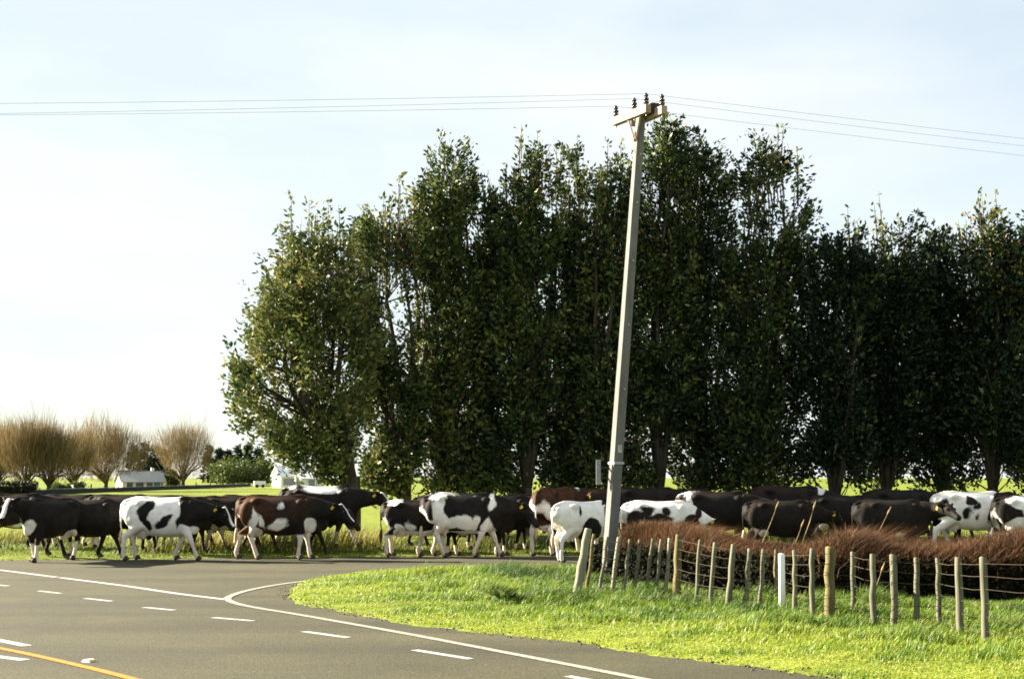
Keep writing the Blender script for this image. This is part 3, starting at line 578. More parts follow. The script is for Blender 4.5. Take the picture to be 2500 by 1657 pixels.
# ------------------------------------------------------------------ cows
HEAD_L = .50
def cow_mesh(seed, ph, neck_e, head_p, yaw, bulk=1.0, tail_sw=0.0, voxel=.0245):
    """one continuous skin. +x forward, +z up, y left. Returns mesh, head frame and foot points"""
    mb = MB(); B = bulk
    tor = [(-.89, 1.26, .07, .07), (-.85, 1.21, .16, .15), (-.76, 1.15, .25, .215), (-.60, 1.11, .315, .255), (-.42, 1.05, .375, .285), (-.18, .985, .425, .325), (.08, .96, .445, .345), (.32, .965, .44, .325), (.52, .985, .42, .275), (.68, 1.05, .345, .225), (.82, 1.10, .26, .17), (.92, 1.14, .17, .12)]
    mb.tube([(x, 0, z) for x, z, h_, w_ in tor], [w_ * B for *_, w_ in tor], 20, [h_ * (1 + (B - 1) * .6) for _, _, h_, _ in tor], side=(0, -1, 0))
    # hips, pins, spine, shoulder blades, brisket, flank
    for s_ in (-1, 1):
        mb.ellipsoid((-.43, .195 * s_, 1.315), (.15, .09, .08)); mb.ellipsoid((-.83, .095 * s_, 1.27), (.06, .055, .055))
        mb.ellipsoid((.55, .185 * s_, 1.05), (.17, .085, .33)); mb.ellipsoid((-.62, .17 * s_, 1.03), (.22, .12, .29))
    mb.tube([(-.86, 0, 1.36), (-.6, 0, 1.425), (-.42, 0, 1.425), (0, 0, 1.395), (.35, 0, 1.405), (.56, 0, 1.425), (.75, 0, 1.36)], [.03, .04, .045, .04, .045, .05, .04], 8)
    mb.ellipsoid((.74, 0, .78), (.16, .115, .20)); mb.ellipsoid((-.45, 0, .665), (.20, .165, .165)); 
    for i_, j_ in ((-.52, .07), (-.52, -.07), (-.38, .07), (-.38, -.07)): mb.tube([(i_, j_, .58), (i_, j_, .47)], [.03, .022], 6)
    # neck and head
    n0 = Vector((.66, 0, 1.13)); ce, se = math.cos(neck_e), math.sin(neck_e)
    n1 = n0 + Vector((.36 * ce * math.cos(yaw * .35), .36 * ce * math.sin(yaw * .35), .36 * se + .03))
    n2 = n1 + Vector((.36 * ce * math.cos(yaw * .75), .36 * ce * math.sin(yaw * .75), .36 * se))
    mb.tube([n0, (n0 + n1) / 2, n1, (n1 + n2) / 2, n2, n2 + (n2 - n1) * .12], [.17, .155, .125, .11, .098, .06], 14, [.30, .265, .215, .18, .145, .09], side=(math.sin(yaw * .5), -math.cos(yaw * .5), 0))
    hy = yaw; hd = Vector((math.cos(head_p) * math.cos(hy), math.cos(head_p) * math.sin(hy), math.sin(head_p)))
    hr = Vector((math.sin(hy), -math.cos(hy), 0)); hu = hr.cross(hd)
    if hu.z < 0: hu = -hu
    poll = n2 + hu * .05
    hs = [(-.06, .0, .07, .08), (0, .0, .115, .125), (.09, -.015, .122, .135), (.18, -.025, .112, .125), (.28, -.03, .085, .098), (.38, -.03, .077, .082), (.455, -.03, .085, .08), (.50, -.035, .074, .066), (.525, -.04, .045, .04)]
    mb.tube([poll + hd * t + hu * o_ for t, o_, _, _ in hs], [w_ for _, _, w_, _ in hs], 14, [h_ for *_, h_ in hs], side=hr)
    for s_ in (-1, 1):
        mb.ellipsoid(poll + hd * .15 + hr * (.095 * s_) + hu * .045, (.045, .03, .035))
        e0 = poll + hr * (.10 * s_) + hu * .06 + hd * .0; e1 = e0 + hr * (.15 * s_) - hd * .13 - hu * .02
        mb.tube([e0, e0.lerp(e1, .3), e0.lerp(e1, .7), e1], [.03, .034, .03, .02], 8, [.045, .07, .062, .022], side=(e1 - e0).cross(hu).normalized())
    mb.ellipsoid(poll + hu * .085 - hd * .01, (.06, .06, .05))
    # legs
    feet = []
    for s_, sw, lift in ((1, ph[0], ph[4]), (-1, ph[1], ph[5])):        # hind
        y = .175 * s_; st = (-.44 + .06 * sw, y * 1.12, .80); hk = (-.74 + .20 * sw - .05 * lift, y, .53 + .5 * lift * .25); ft = (-.71 + .33 * sw - .10 * lift, y * .95, .15 + lift * .20); hf = (ft[0] + .05 - .03 * lift, y * .95, .045 + lift * .16)
        mb.tube([(-.58, y * .95, 1.12), (-.52 + .03 * sw, y * 1.05, .95), st, (.55 * st[0] + .45 * hk[0] - .01, y * 1.05, .665), hk, (hk[0] * .6 + ft[0] * .4 + .012, y, hk[2] * .55 + ft[2] * .45), ft, hf], [.13, .145, .115, .075, .05, .042, .05, .055], 12, [.22, .235, .165, .105, .078, .052, .056, .065], side=(0, -1, 0)); feet.append((hf, lift))
    for s_, sw, lift in ((1, ph[2], ph[6]), (-1, ph[3], ph[7])):        # front
        y = .145 * s_; kn = (.58 + .20 * sw + .08 * lift, y, .44 + .12 * lift); ft = (.57 + .36 * sw - .12 * lift, y * .95, .14 + .20 * lift); hf = (ft[0] + .045 - .06 * lift, y * .95, .045 + .17 * lift)
        mb.tube([(.60, y * 1.1, 1.02), (.54 + .04 * sw, y * 1.15, .82), (.555 + .10 * sw, y * 1.08, .63), kn, (kn[0] * .55 + ft[0] * .45, y * .97, kn[2] * .5 + ft[2] * .5), ft, hf], [.105, .10, .072, .056, .04, .047, .054], 12, [.20, .155, .095, .062, .046, .054, .064], side=(0, -1, 0)); feet.append((hf, lift))
    # tail
    tl = [(-.86, 0, 1.33), (-.92, 0, 1.27), (-.945, tail_sw * .1, 1.1), (-.935 - .03 * abs(tail_sw), tail_sw * .25, .85), (-.92 - .05 * abs(tail_sw), tail_sw * .5, .66)]
    mb.tube(tl, [.045, .04, .031, .027, .025], 8)
    me = mb.mesh('cow_raw'); ob = bpy.data.objects.new('cow_raw', me); COL.objects.link(ob)
    md = ob.modifiers.new('r', 'REMESH'); md.mode = 'VOXEL'; md.voxel_size = voxel; md.use_smooth_shade = True
    ms = ob.modifiers.new('s', 'SMOOTH'); ms.factor = .5; ms.iterations = 4
    dg = bpy.context.evaluated_depsgraph_get(); out = bpy.data.meshes.new_from_object(ob.evaluated_get(dg))
    bpy.data.objects.remove(ob); bpy.data.meshes.remove(me)
    return out, (poll, hd, hr, hu), feet, tl[-1]

HOOF = MB(); HOOF.tube([(-.005, 0, .075), (.015, 0, .035), (.03, 0, -.012)], [.046, .056, .066], 10, [.052, .064, .08], side=(0, -1, 0)); HOOF_ME = HOOF.mesh('hoof', True); HOOF_ME.materials.append(M['hoof'])
EYE = MB(); EYE.ellipsoid((0, 0, 0), (.024, .024, .024), 10, 6); EYE_ME = EYE.mesh('eye', True); EYE_ME.materials.append(M['eye'])

def cow(label, px, py, top, heading, seed, base, patches, ph=(.6, -.7, -.6, .7, 0, 0, 0, .0), neck=R(8), head=R(-38), yaw=0.0, brown=0.0, brown_x=None, blaze=.0, face='d', socks=0.0, bulk=1.0, tail=0.0, pale_tail=False, dirt=.55, ear_tag=True, voxel=.0265):
    pos = G(px, py, 0.0); d = pos.y; ztop = P(px, top, d).z; s = min(1.17, max(.92, ztop / 1.45))
    pos.z = max(0.0, float(ground_z([(pos.x, pos.y)])[0]))
    me, (poll, hd, hr, hu), feet, tl = cow_mesh(seed, ph, neck, head, yaw, bulk, tail, voxel)
    n_ = len(me.vertices); co = np.empty(n_ * 3, np.float32); me.vertices.foreach_get('co', co); co = co.reshape(-1, 3).astype(float)
    wv = wave(seed * 7 + 1, 7.0, 10); wv2 = wave(seed * 7 + 2, 3.0, 8)
    f = np.full(n_, .35 if base == 'd' else -.35)
    wx, wz = wave(seed * 7 + 3, 5.0, 10), wave(seed * 7 + 4, 5.0, 10); wf = wave(seed * 7 + 5, 13.0, 12)
    x, y, z = co.T; xo, zo = x, z
    x, z = x + .08 * wx(co) + .025 * wf(co), z + .08 * wz(co) + .02 * wf(co + 3)
    for pt_ in patches:
        sg, cx_, cz_, rx_, rz_ = pt_[:5]; rot_ = pt_[5] if len(pt_) > 5 else 0
        dx, dz = x - cx_ , z - cz_; ca, sa = math.cos(rot_), math.sin(rot_)
        q_ = ((dx * ca + dz * sa) / rx_) ** 2 + ((-dx * sa + dz * ca) / rz_) ** 2
        g = (1 - np.sqrt(q_)) * min(rx_, rz_) * 1.6 + .05 * wv(co)
        f = np.maximum(f, g) if sg == 'd' else np.minimum(f, -g)
    x, z = xo, zo
    rel = co - np.array(poll); ht = rel @ np.array(hd); hrv = rel @ np.array(hr); huv = rel @ np.array(hu)
    is_head = (ht > -.10) & (ht < .6) & (np.abs(hrv) < .34) & (np.abs(huv) < .2) & (x > .75)
    f = np.where(is_head, .35 if face == 'd' else -.35, f)
    if blaze: 
        g = (blaze - np.abs(hrv) + .01 * wv(co)) ; g = np.minimum(g, huv + .03); f = np.where(is_head, np.minimum(f, -g * 4), f)
    if face == 'half':
        f = np.where(is_head, (.26 - ht) * 2 + .05 * wv(co), f)
    if socks: f = np.where((z < .60) & ~is_head, np.minimum(f, (z - socks) * 2.0 + .05 * wv2(co)), f)
    hoofm = z < .05
    bn = np.full(n_, brown) if brown_x is None else np.clip(brown * (1 - (x - brown_x[0]) / (brown_x[1] - brown_x[0])), 0, 1)
    bn = bn * (1 if brown > .7 else .32); bn = np.clip(bn + .25 * brown * wv2(co) + brown * .3 * np.clip((z - 1.25) * 4, 0, 1), 0, 1)
    udder = np.clip(1 - np.sqrt(((x + .45) / .24) ** 2 + ((z - .62) / .17) ** 2), 0, 1) * 1.2
    f = np.where(udder > .5, np.minimum(f, -.2), f)
    dt = np.clip(dirt * (np.clip((.62 - z) * 1.6, 0, 1) + .35 * np.clip((.95 - z) * 1.5, 0, 1) + .25 * np.clip(wv2(co), 0, 1) * np.clip((-.45 - x) * 4, 0, 1)) + .5 * udder, 0, 1)
    muz = is_head & (ht > .47); f = np.where(muz, np.where(face == 'd', .2, -.1), f); 
    colr = np.stack([np.clip(.5 + f, 0, 1), bn, dt, np.ones(n_)], 1).astype(np.float32)
    at = me.color_attributes.new('coat', 'FLOAT_COLOR', 'POINT'); at.data.foreach_set('color', colr.ravel())
    me.materials.clear(); me.materials.append(M['coat']); me.name = 'dairy_cow'
    me.polygons.foreach_set('use_smooth', np.ones(len(me.polygons), bool))
    o = link('dairy_cow', me); o.location = pos; o.rotation_euler = (0, 0, heading); o.scale = (s, s, s)
    tag(o, label, 'cow', 'dairy herd walking along the side road')
    for (hf, lift) in feet:
        h_ = link('hoof', HOOF_ME, parent=o); h_.location = (hf[0], hf[1], hf[2] - .02); h_.rotation_euler = (0, .9 * lift, 0)
    for s_ in (-1, 1):
        e_ = link('eye', EYE_ME, parent=o); e_.location = poll + hd * .15 + hr * (.122 * s_) + hu * .045
    if ear_tag:
        g_ = MB(); e_ = poll - hr * -.19 - hd * .075 - hu * .0; g_.beam(e_ + hr * .03 + hu * .005, e_ + hr * .03 - hu * .075, .012, .055, up=hd); g_.build('ear_tag', M['ear_tag'], o)
    sw_ = MB(); t_ = Vector(tl); sw_.tube([t_ + Vector((0, 0, .04)), t_ + Vector((-.01, tail * .03, -.08)), t_ + Vector((-.015, tail * .06, -.2)), t_ + Vector((-.01, tail * .08, -.33))], [.022, .045, .042, .01], 8)
    sw_.build('tail_switch', M['tail_hair_pale'] if pale_tail else M['tail_hair'], o, True)
    return o

WA = (.75, -.8, -.55, .7, 0, 0, .25, 0); WB = (-.8, .7, .75, -.6, .3, 0, 0, 0); WC = (.3, -.4, .2, -.5, 0, .2, 0, 0); WD = (-.3, .55, -.75, .8, 0, 0, .35, 0)
cow('black and white cow at the left edge turning its white blazed face this way', 124, 1369, 1216, R(246), 1, 'd', [('w', .80, .76, .14, .18), ('w', -.3, .6, .2, .1)], WC, R(14), R(-48), R(6), blaze=.055, socks=.42, brown=.1)
cow('black cow with a little white on its rump second from the left edge', 207, 1364, 1222, R(2), 2, 'd', [('w', -.66, 1.45, .17, .07), ('w', -.5, .62, .2, .1)], WB, R(-22), R(-60), 0, brown=.28, brown_x=(-.6, .3), bulk=1.08)
cow('white cow with black flank patches and a black neck, left of the brown cow', 392, 1367, 1212, R(0), 3, 'w', [('d', -.24, 1.25, .20, .12, .5), ('d', -.28, 1.06, .10, .20), ('d', -.2, .83, .085, .14, .1), ('d', .06, .86, .20, .10, .55), ('d', .17, .98, .09, .16, -.2), ('d', .95, 1.08, .54, .52), ('d', .62, .83, .13, .2), ('w', .66, .6, .2, .18)], (.2, -.35, -.8, .75, 0, 0, 0, 0), R(-6), R(-52), R(-12), blaze=.045, pale_tail=True, dirt=.45, brown=.04)
cow('dark brown black cow behind the white cow, mostly hidden', 560, 1352, 1226, R(3), 4, 'd', [('w', .1, .6, .4, .08)], WA, R(-10), R(-50), 0, brown=.35)
cow('reddish brown and black cow with a white stripe down its thigh', 676, 1365, 1207, R(0), 5, 'd', [('w', -.54, .95, .085, .30, -.16), ('w', -.33, .85, .06, .24, .45), ('w', .07, 1.20, .035, .06), ('w', .06, .70, .20, .09, .4), ('w', .76, .72, .15, .22), ('w', -.88, .85, .05, .2)], (-.75, .8, .4, -.2, 0, 0, 0, 0), R(-5), R(-42), R(-14), brown=1.0, brown_x=(-.75, .25), blaze=.03, socks=.55, pale_tail=True)
cow('white backed cow walking behind the reddish brown cow', 778, 1349, 1196, R(0), 6, 'd', [('w', .05, 1.42, .46, .16), ('w', -.6, 1.43, .10, .05), ('w', -.3, .6, .3, .12)], WB, R(0), R(-45), R(-8), blaze=.05, brown=.1, socks=.4)
cow('low backed black cow with pale hind legs behind the striding pied cow', 1018, 1358, 1222, R(0), 7, 'd', [('w', -.56, 1.42, .15, .10, -.3), ('w', -.46, .76, .13, .13), ('w', -.2, .80, .1, .14), ('w', -.1, .56, .7, .12), ('w', -.85, .75, .08, .3)], (.1, -.2, -.5, .5, 0, 0, 0, 0), R(-10), R(-45), 0, brown=.18, socks=.55)
cow('striding black and white cow with a white band behind its shoulder', 1128, 1360, 1202, R(0), 8, 'd', [('w', -.50, 1.0, .17, .38, .1), ('w', -.45, 1.43, .30, .07), ('w', -.3, .72, .55, .16), ('w', .22, 1.41, .05, .03), ('w', .64, 1.28, .085, .2, -.3), ('w', .30, .78, .08, .14), ('w', .62, .72, .12, .18), ('w', -.9, .95, .06, .25)], (-.9, .85, .75, -.85, 0, 0, 0, 0), R(-8), R(-50), 0, socks=.6, pale_tail=True, dirt=.6)
cow('plain black cow ahead of the striding pied cow, head down', 1222, 1351, 1217, R(0), 9, 'd', [], WC, R(-28), R(-62), 0, socks=.22)
cow('tall brown cow seen from behind, left of the white rumped cow', 1356, 1354, 1191, R(62), 10, 'd', [('w', -.86, .85, .1, .34), ('w', -.6, .5, .3, .2)], WD, R(0), R(-40), 0, brown=.75, socks=.6, pale_tail=True, bulk=.95)
cow('dark brown cow behind the pole with only its back showing', 1446, 1345, 1199, R(14), 11, 'd', [('w', -.35, 1.41, .07, .05)], WA, R(0), R(-40), 0, brown=.55)
cow('white rumped cow beside the power pole, tail towards the fence corner', 1424, 1370, 1226, R(36), 12, 'w', [('d', .02, .74, .26, .24), ('d', .75, 1.05, .42, .5), ('d', -.30, 1.22, .04, .07)], (.25, -.3, -.3, .3, 0, 0, 0, 0), R(-8), R(-50), 0, pale_tail=True, dirt=.3)
cow('white cow with dark flank patches right of the power pole', 1610, 1366, 1226, R(0), 13, 'w', [('d', -.62, 1.0, .19, .17), ('d', -.22, 1.20, .16, .12), ('d', -.05, 1.02, .42, .16), ('d', .22, 1.22, .13, .11), ('d', .75, .9, .25, .25), ('d', .92, 1.15, .14, .2)], WB, R(-25), R(-60), 0, face='d', dirt=.5, brown=.35)
cow('black cow behind the pole whose long back shows right of it', 1578, 1345, 1201, R(0), 14, 'd', [], WA, R(0), R(-40), 0, brown=.15)
cow('black cow with a white mark on its tail head and a white face', 1748, 1354, 1204, R(-4), 15, 'd', [('w', -.70, 1.43, .26, .055), ('w', -.62, 1.30, .05, .12, -.4)], WC, R(-5), R(-35), R(-28), brown=.38, brown_x=(-.8, .5), face='half', blaze=.06)
cow('black cow with a hanging tail standing low behind the russet grass', 1906, 1361, 1226, R(0), 16, 'd', [], WD, R(-12), R(-50), 0, brown=.12, pale_tail=True, bulk=1.05)
cow('brownish black cow at the back with a white patch on its neck', 1925, 1344, 1196, R(-6), 17, 'd', [('w', .70, 1.38, .14, .12)], WA, R(-8), R(-50), 0, brown=.5, brown_x=(-.9, .6))
cow('big black cow above the russet grass turning its face to the road', 2178, 1368, 1219, R(3), 18, 'd', [('w', .1, .55, .2, .05)], WC, R(4), R(-25), R(-72), brown=.1, bulk=1.12)
cow('black cow behind the big black cow with one pale speck on its back', 2198, 1346, 1203, R(0), 19, 'd', [('w', -.55, 1.43, .05, .03)], WB, R(-5), R(-40), 0, brown=.12)
cow('white backed cow with black spots near the right edge', 2372, 1354, 1204, R(0), 20, 'w', [('d', -.10, 1.22, .10, .10, -.6), ('d', .0, 1.10, .06, .09, -.6), ('d', -.18, .95, .09, .19, -.5), ('d', .45, 1.02, .16, .36, -.35), ('d', .8, 1.1, .35, .4), ('d', -.7, 1.05, .15, .18), ('d', .02, .86, .05, .07)], WA, R(-5), R(-45), 0, dirt=.3)
cow('pied cow cut off by the right edge with a pale thigh', 2520, 1358, 1211, R(-4), 21, 'd', [('w', -.35, 1.36, .26, .14), ('w', -.80, .88, .08, .3, .25), ('w', .05, 1.05, .3, .3), ('w', -.25, .75, .4, .2)], WB, R(-5), R(-45), 0, brown=.15, socks=.6, pale_tail=True)
cow('black cow at the back left whose back shows above the blazed cow', 30, 1350, 1214, R(5), 23, 'd', [('w', .2, .6, .3, .1)], WA, R(-5), R(-45), 0, brown=.3)
cow('dark cow in the gap between the left black cow and the white cow', 292, 1350, 1224, R(-3), 24, 'd', [('w', .66, .8, .15, .2)], WD, R(-12), R(-50), 0, brown=.3, socks=.5)
cow('pied cow whose white legs show beyond the white cow', 470, 1352, 1228, R(4), 25, 'd', [('w', .5, .7, .3, .2), ('w', -.2, .65, .3, .15)], WB, R(-14), R(-50), 0, brown=.2, socks=.55)
cow('black and white cow hidden behind the reddish brown cow', 655, 1349, 1218, R(0), 26, 'd', [('w', .1, .68, .5, .14), ('w', .6, 1.42, .12, .06)], WC, R(-14), R(-50), 0, socks=.5)
cow('dark cow at the back between the white flanked cow and the white faced cow', 1668, 1343, 1207, R(0), 27, 'd', [], WD, R(-8), R(-45), 0, brown=.4)
cow('black cow behind the russet hump left of the big black cow', 2052, 1352, 1219, R(-3), 28, 'd', [], WB, R(-10), R(-50), 0, brown=.25)
cow('dark cow at the back before the white backed spotted cow', 2290, 1342, 1210, R(0), 29, 'd', [], WC, R(-20), R(-50), 0, brown=.2)
for i_, (px_, py_, tp_, lab_) in enumerate([
    (168, 1347, 1226, 'dark cow deep in the herd behind the left black cow'), (368, 1343, 1221, 'dark cow deep in the herd behind the white cow'),
    (432, 1357, 1232, 'low dark cow walking just beyond the white cow'), (600, 1343, 1219, 'dark cow deep in the herd left of the white backed cow'),
    (716, 1357, 1230, 'low dark cow walking just beyond the reddish brown cow'), (1085, 1344, 1219, 'dark cow deep in the herd behind the striding pied cow'),
    (1172, 1357, 1228, 'black cow shoulder to shoulder with the striding pied cow'), (2420, 1343, 1212, 'dark cow deep in the herd near the right edge')]):
    cow(lab_, px_, py_, tp_, R(rg.uniform(-6, 6)), 40 + i_, 'd', [('w', float(rg.uniform(-.2, .4)), .62, .35, .12), ('w', .7, .75, .12, .2)] if i_ % 2 else [], (WA, WB, WC, WD)[i_ % 4], R(-14), R(-50), 0, brown=.3, socks=(.28, .0, .0)[i_ % 3], voxel=.031, ear_tag=False)
cow('black cow half hidden behind the tall brown cow', 1300, 1343, 1212, R(8), 22, 'd', [], WC, R(-20), R(-55), 0, brown=.2)

# ------------------------------------------------------------------ grass: verge, far shoulder, russet bank
rg = np.random.default_rng(5)
def scatter(N, x0, x1, y0, y1): return np.stack([rg.uniform(x0, x1, N), rg.uniform(y0, y1, N)], 1)
p = scatter(420000, -5, 12, 12.2, 32); s_ = road_sd(p)
vis = (np.abs(p[:, 0]) / p[:, 1] < .39) & (s_ > -.02 - .2 * rg.random(len(p)) ** 4) & (p[:, 1] < 31.5) & (p[:, 0] < 9.5)
dens = np.clip(26 / np.maximum(p[:, 1], 1) - .2, .45, 1)
dB = poly_dist(p, BANK); keep = vis & (rg.random(len(p)) < dens) & (dB > .65) & ((poly_dist(p, DITCH) > .3) | (p[:, 0] < 2.2))
p = p[keep]; s_ = s_[keep]
thin = wave(61, 1.6); clump = wave(62, 4.5); yel = wave(63, .8)
dd = poly_dist(p, DITCH)
hgt = (.030 + .050 * np.clip((s_ - .4) / 2.2, 0, 1) + .06 * np.clip(thin(p), 0, 1.5) * np.clip(s_ / 2.5, 0, 1)) * (1 + .6 * np.clip(clump(p), -.6, 1.8)) * rg.uniform(.6, 1.35, len(p))
hgt += .10 * np.exp(-((dd - .75) / .35) ** 2)
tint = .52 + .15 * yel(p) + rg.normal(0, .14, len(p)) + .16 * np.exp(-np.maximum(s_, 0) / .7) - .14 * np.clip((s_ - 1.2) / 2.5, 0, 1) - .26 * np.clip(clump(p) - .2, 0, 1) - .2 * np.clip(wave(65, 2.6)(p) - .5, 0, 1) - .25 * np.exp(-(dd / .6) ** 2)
dry = (rg.random(len(p)) < .03); tint = np.where(dry, rg.uniform(.85, 1, len(p)), tint)
tus = np.exp(-(((p - np.array(g2(1305, 1416))) / np.array([1.0, .8])) ** 4).sum(1)); hgt += .13 * tus * rg.uniform(.4, 1.1, len(p)); tint -= .5 * tus      # taller blades with a darker tint at the ditch head
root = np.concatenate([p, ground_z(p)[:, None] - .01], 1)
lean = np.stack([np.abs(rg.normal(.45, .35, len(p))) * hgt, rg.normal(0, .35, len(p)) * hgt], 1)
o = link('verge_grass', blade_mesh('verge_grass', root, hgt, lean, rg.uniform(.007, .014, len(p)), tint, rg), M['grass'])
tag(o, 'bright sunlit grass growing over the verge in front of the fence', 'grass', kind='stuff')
# loose chip and grit along the ragged edge of the seal
p = scatter(260000, -14, 10, 12.5, 37); sg_ = road_sd(p); keep = (np.abs(sg_ + .07) < .2 * rg.random(len(p)) ** .7) & (rg.random(len(p)) < .2) & (np.abs(p[:, 0]) / p[:, 1] < .39); p = p[keep]; N = len(p)
oc = np.array([(1, 0, 0), (-1, 0, 0), (0, 1, 0), (0, -1, 0), (0, 0, 1), (0, 0, -.6)], float); of = np.array([(0, 2, 4), (2, 1, 4), (1, 3, 4), (3, 0, 4), (2, 0, 5), (1, 2, 5), (3, 1, 5), (0, 3, 5)])
sz = rg.uniform(.006, .020, N)[:, None, None] * rg.uniform(.6, 1.3, (N, 6, 1)); zz_ = np.maximum(ground_z(p), 0) + .004
v = oc[None] * sz + np.concatenate([p, zz_[:, None]], 1)[:, None, :]
o = link('loose_chip', np_mesh('loose_chip', v.reshape(-1, 3), (of[None] + (np.arange(N) * 6)[:, None, None]).reshape(-1, 3)), M['chip']); tag(o, 'loose grey chip scattered along the edge of the seal', 'gravel', kind='stuff')
# far shoulder under the herd and in the trees' lee
p = scatter(110000, -14, 17, 31.8, 47); s_ = road_sd(p); keep = (s_ > .02) & (np.abs(p[:, 0]) / p[:, 1] < .39) & (p[:, 1] > 33) & (rg.random(len(p)) < np.where(s_ < 4, 1, .3)); p = p[keep]; s_ = s_[keep]
tuft = wave(71, 1.5); hgt = (.07 + .42 * np.clip(tuft(p) - .3, 0, 1.1) * np.where(s_ < 5, 1, .4)) * rg.uniform(.5, 1.4, len(p))
lean = np.stack([np.abs(rg.normal(.4, .3, len(p))) * hgt, rg.normal(0, .3, len(p)) * hgt], 1)
tint = .10 + .22 * wave(72, 1.0)(p) + rg.normal(0, .16, len(p)) + .42 * np.clip(tuft(p), 0, 1)
o = link('roadside_grass', blade_mesh('roadside_grass', np.concatenate([p, ground_z(p)[:, None] - .01], 1), hgt, lean, rg.uniform(.010, .02, len(p)), tint, rg), M['dry_grass'])
tag(o, 'rank green and straw coloured grass under the herd and trees', 'grass', kind='stuff')
# russet grass bank behind the fence
kb = 24.3 / F
prof_x = [(q_ - 1250) * kb for q_ in (1500, 1540, 1600, 1720, 1790, 1840, 1900, 2000, 2060, 2110, 2150, 2300, 2400, 2500, 2700)]
prof_z = [H - (q_ - 1165) * kb for q_ in (1330, 1285, 1278, 1290, 1318, 1335, 1330, 1300, 1272, 1290, 1305, 1315, 1302, 1285, 1280)]
N = 90000; bl = np.array(BANK); segl = np.hypot(*(bl[1:] - bl[:-1]).T); tt_ = rg.uniform(0, min(segl.sum(), 13.5), N); cum = np.concatenate([[0], np.cumsum(segl)])
si = np.clip(np.searchsorted(cum, tt_) - 1, 0, len(segl) - 1); fr_ = (tt_ - cum[si]) / segl[si]; cen = bl[si] + (bl[si + 1] - bl[si]) * fr_[:, None]
p = cen + np.stack([rg.normal(0, .12, N), rg.uniform(-.62, 1.9, N)], 1)
zt = np.interp(p[:, 0] * 24.3 / p[:, 1], prof_x, prof_z) + .04 + .14 * np.clip((p[:, 0] - 6.0) / 3, 0, 1); zg = ground_z(p)
edge_f = 1 - .45 * np.clip((cen[:, 1] - p[:, 1] - .35) / .8, 0, 1)
hgt = np.maximum((zt - zg) * edge_f, .22) * rg.uniform(.55, 1.04, N) * (1 + .07 * wave(81, 3.0)(p))
lean = np.stack([rg.normal(.35, .45, N) * hgt, rg.normal(-.1, .4, N) * hgt], 1)
tint = .45 + .16 * wave(82, 1.4)(p) + rg.normal(0, .22, N)
o = link('russet_grass', blade_mesh('russet_grass', np.concatenate([p, zg[:, None] - .02], 1), hgt, lean, rg.uniform(.009, .018, N), tint, rg, .22), M['brown_grass'])
tag(o, 'thick reddish brown seeding grass on the bank behind the fence', 'grass', kind='stuff')
# near-black leaves that paint in the shade on the ditch side of the bank
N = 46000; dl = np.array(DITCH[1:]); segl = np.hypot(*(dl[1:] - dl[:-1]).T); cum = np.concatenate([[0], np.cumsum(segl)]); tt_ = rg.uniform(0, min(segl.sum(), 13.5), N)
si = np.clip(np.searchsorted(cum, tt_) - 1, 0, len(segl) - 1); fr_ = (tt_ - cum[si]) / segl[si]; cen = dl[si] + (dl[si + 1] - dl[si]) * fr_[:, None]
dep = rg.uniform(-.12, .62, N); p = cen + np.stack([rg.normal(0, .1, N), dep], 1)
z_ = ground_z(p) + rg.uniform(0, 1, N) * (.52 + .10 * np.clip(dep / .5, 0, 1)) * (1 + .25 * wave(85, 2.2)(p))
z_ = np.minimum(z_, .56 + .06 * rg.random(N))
o = link('ditch_shade_leaves', leaf_mesh('ditch_shade_leaves', np.concatenate([p, z_[:, None]], 1), rg.normal(size=(N, 3)), rg.uniform(.06, .13, N), rg.uniform(.03, .06, N), rg.uniform(0, 1, N), rg), M['shade_leaf'])
tag(o, 'near black leaves painted as shade in the ditch between fence and russet grass', 'shade_leaf', kind='stuff')
# broad-leaved dock plants on the verge
for i, (px, py, lab) in zip((0, 6), [(1228, 1478, 'broad leaved dock plant in the middle of the verge'), (1500, 1432, 'leafy weed clump at the foot of the leaning battens')]):
    b0 = G(px, py, .06); b0.z = float(ground_z([(b0.x, b0.y)])[0]); n_ = 34 if i != 6 else 90; a_ = rg.uniform(0, 6.283, n_); sp = .12 if i != 6 else .17
    pos = np.stack([np.cos(a_) * rg.uniform(0, sp, n_), np.sin(a_) * rg.uniform(0, sp, n_), rg.uniform(.02, .12 if i != 6 else .16, n_)], 1)
    ax_ = np.stack([np.cos(a_), np.sin(a_), rg.uniform(.2, 1.2, n_)], 1); L_ = rg.uniform(.10, .2, n_)
    o = link('dock_weed', leaf_mesh('dock_weed', pos, ax_, L_, L_ * .42, rg.uniform(0, .8, n_), rg), M['bush_leaf']); o.location = b0
    tag(o, lab, 'weed', 'broad leaved weeds on the verge')
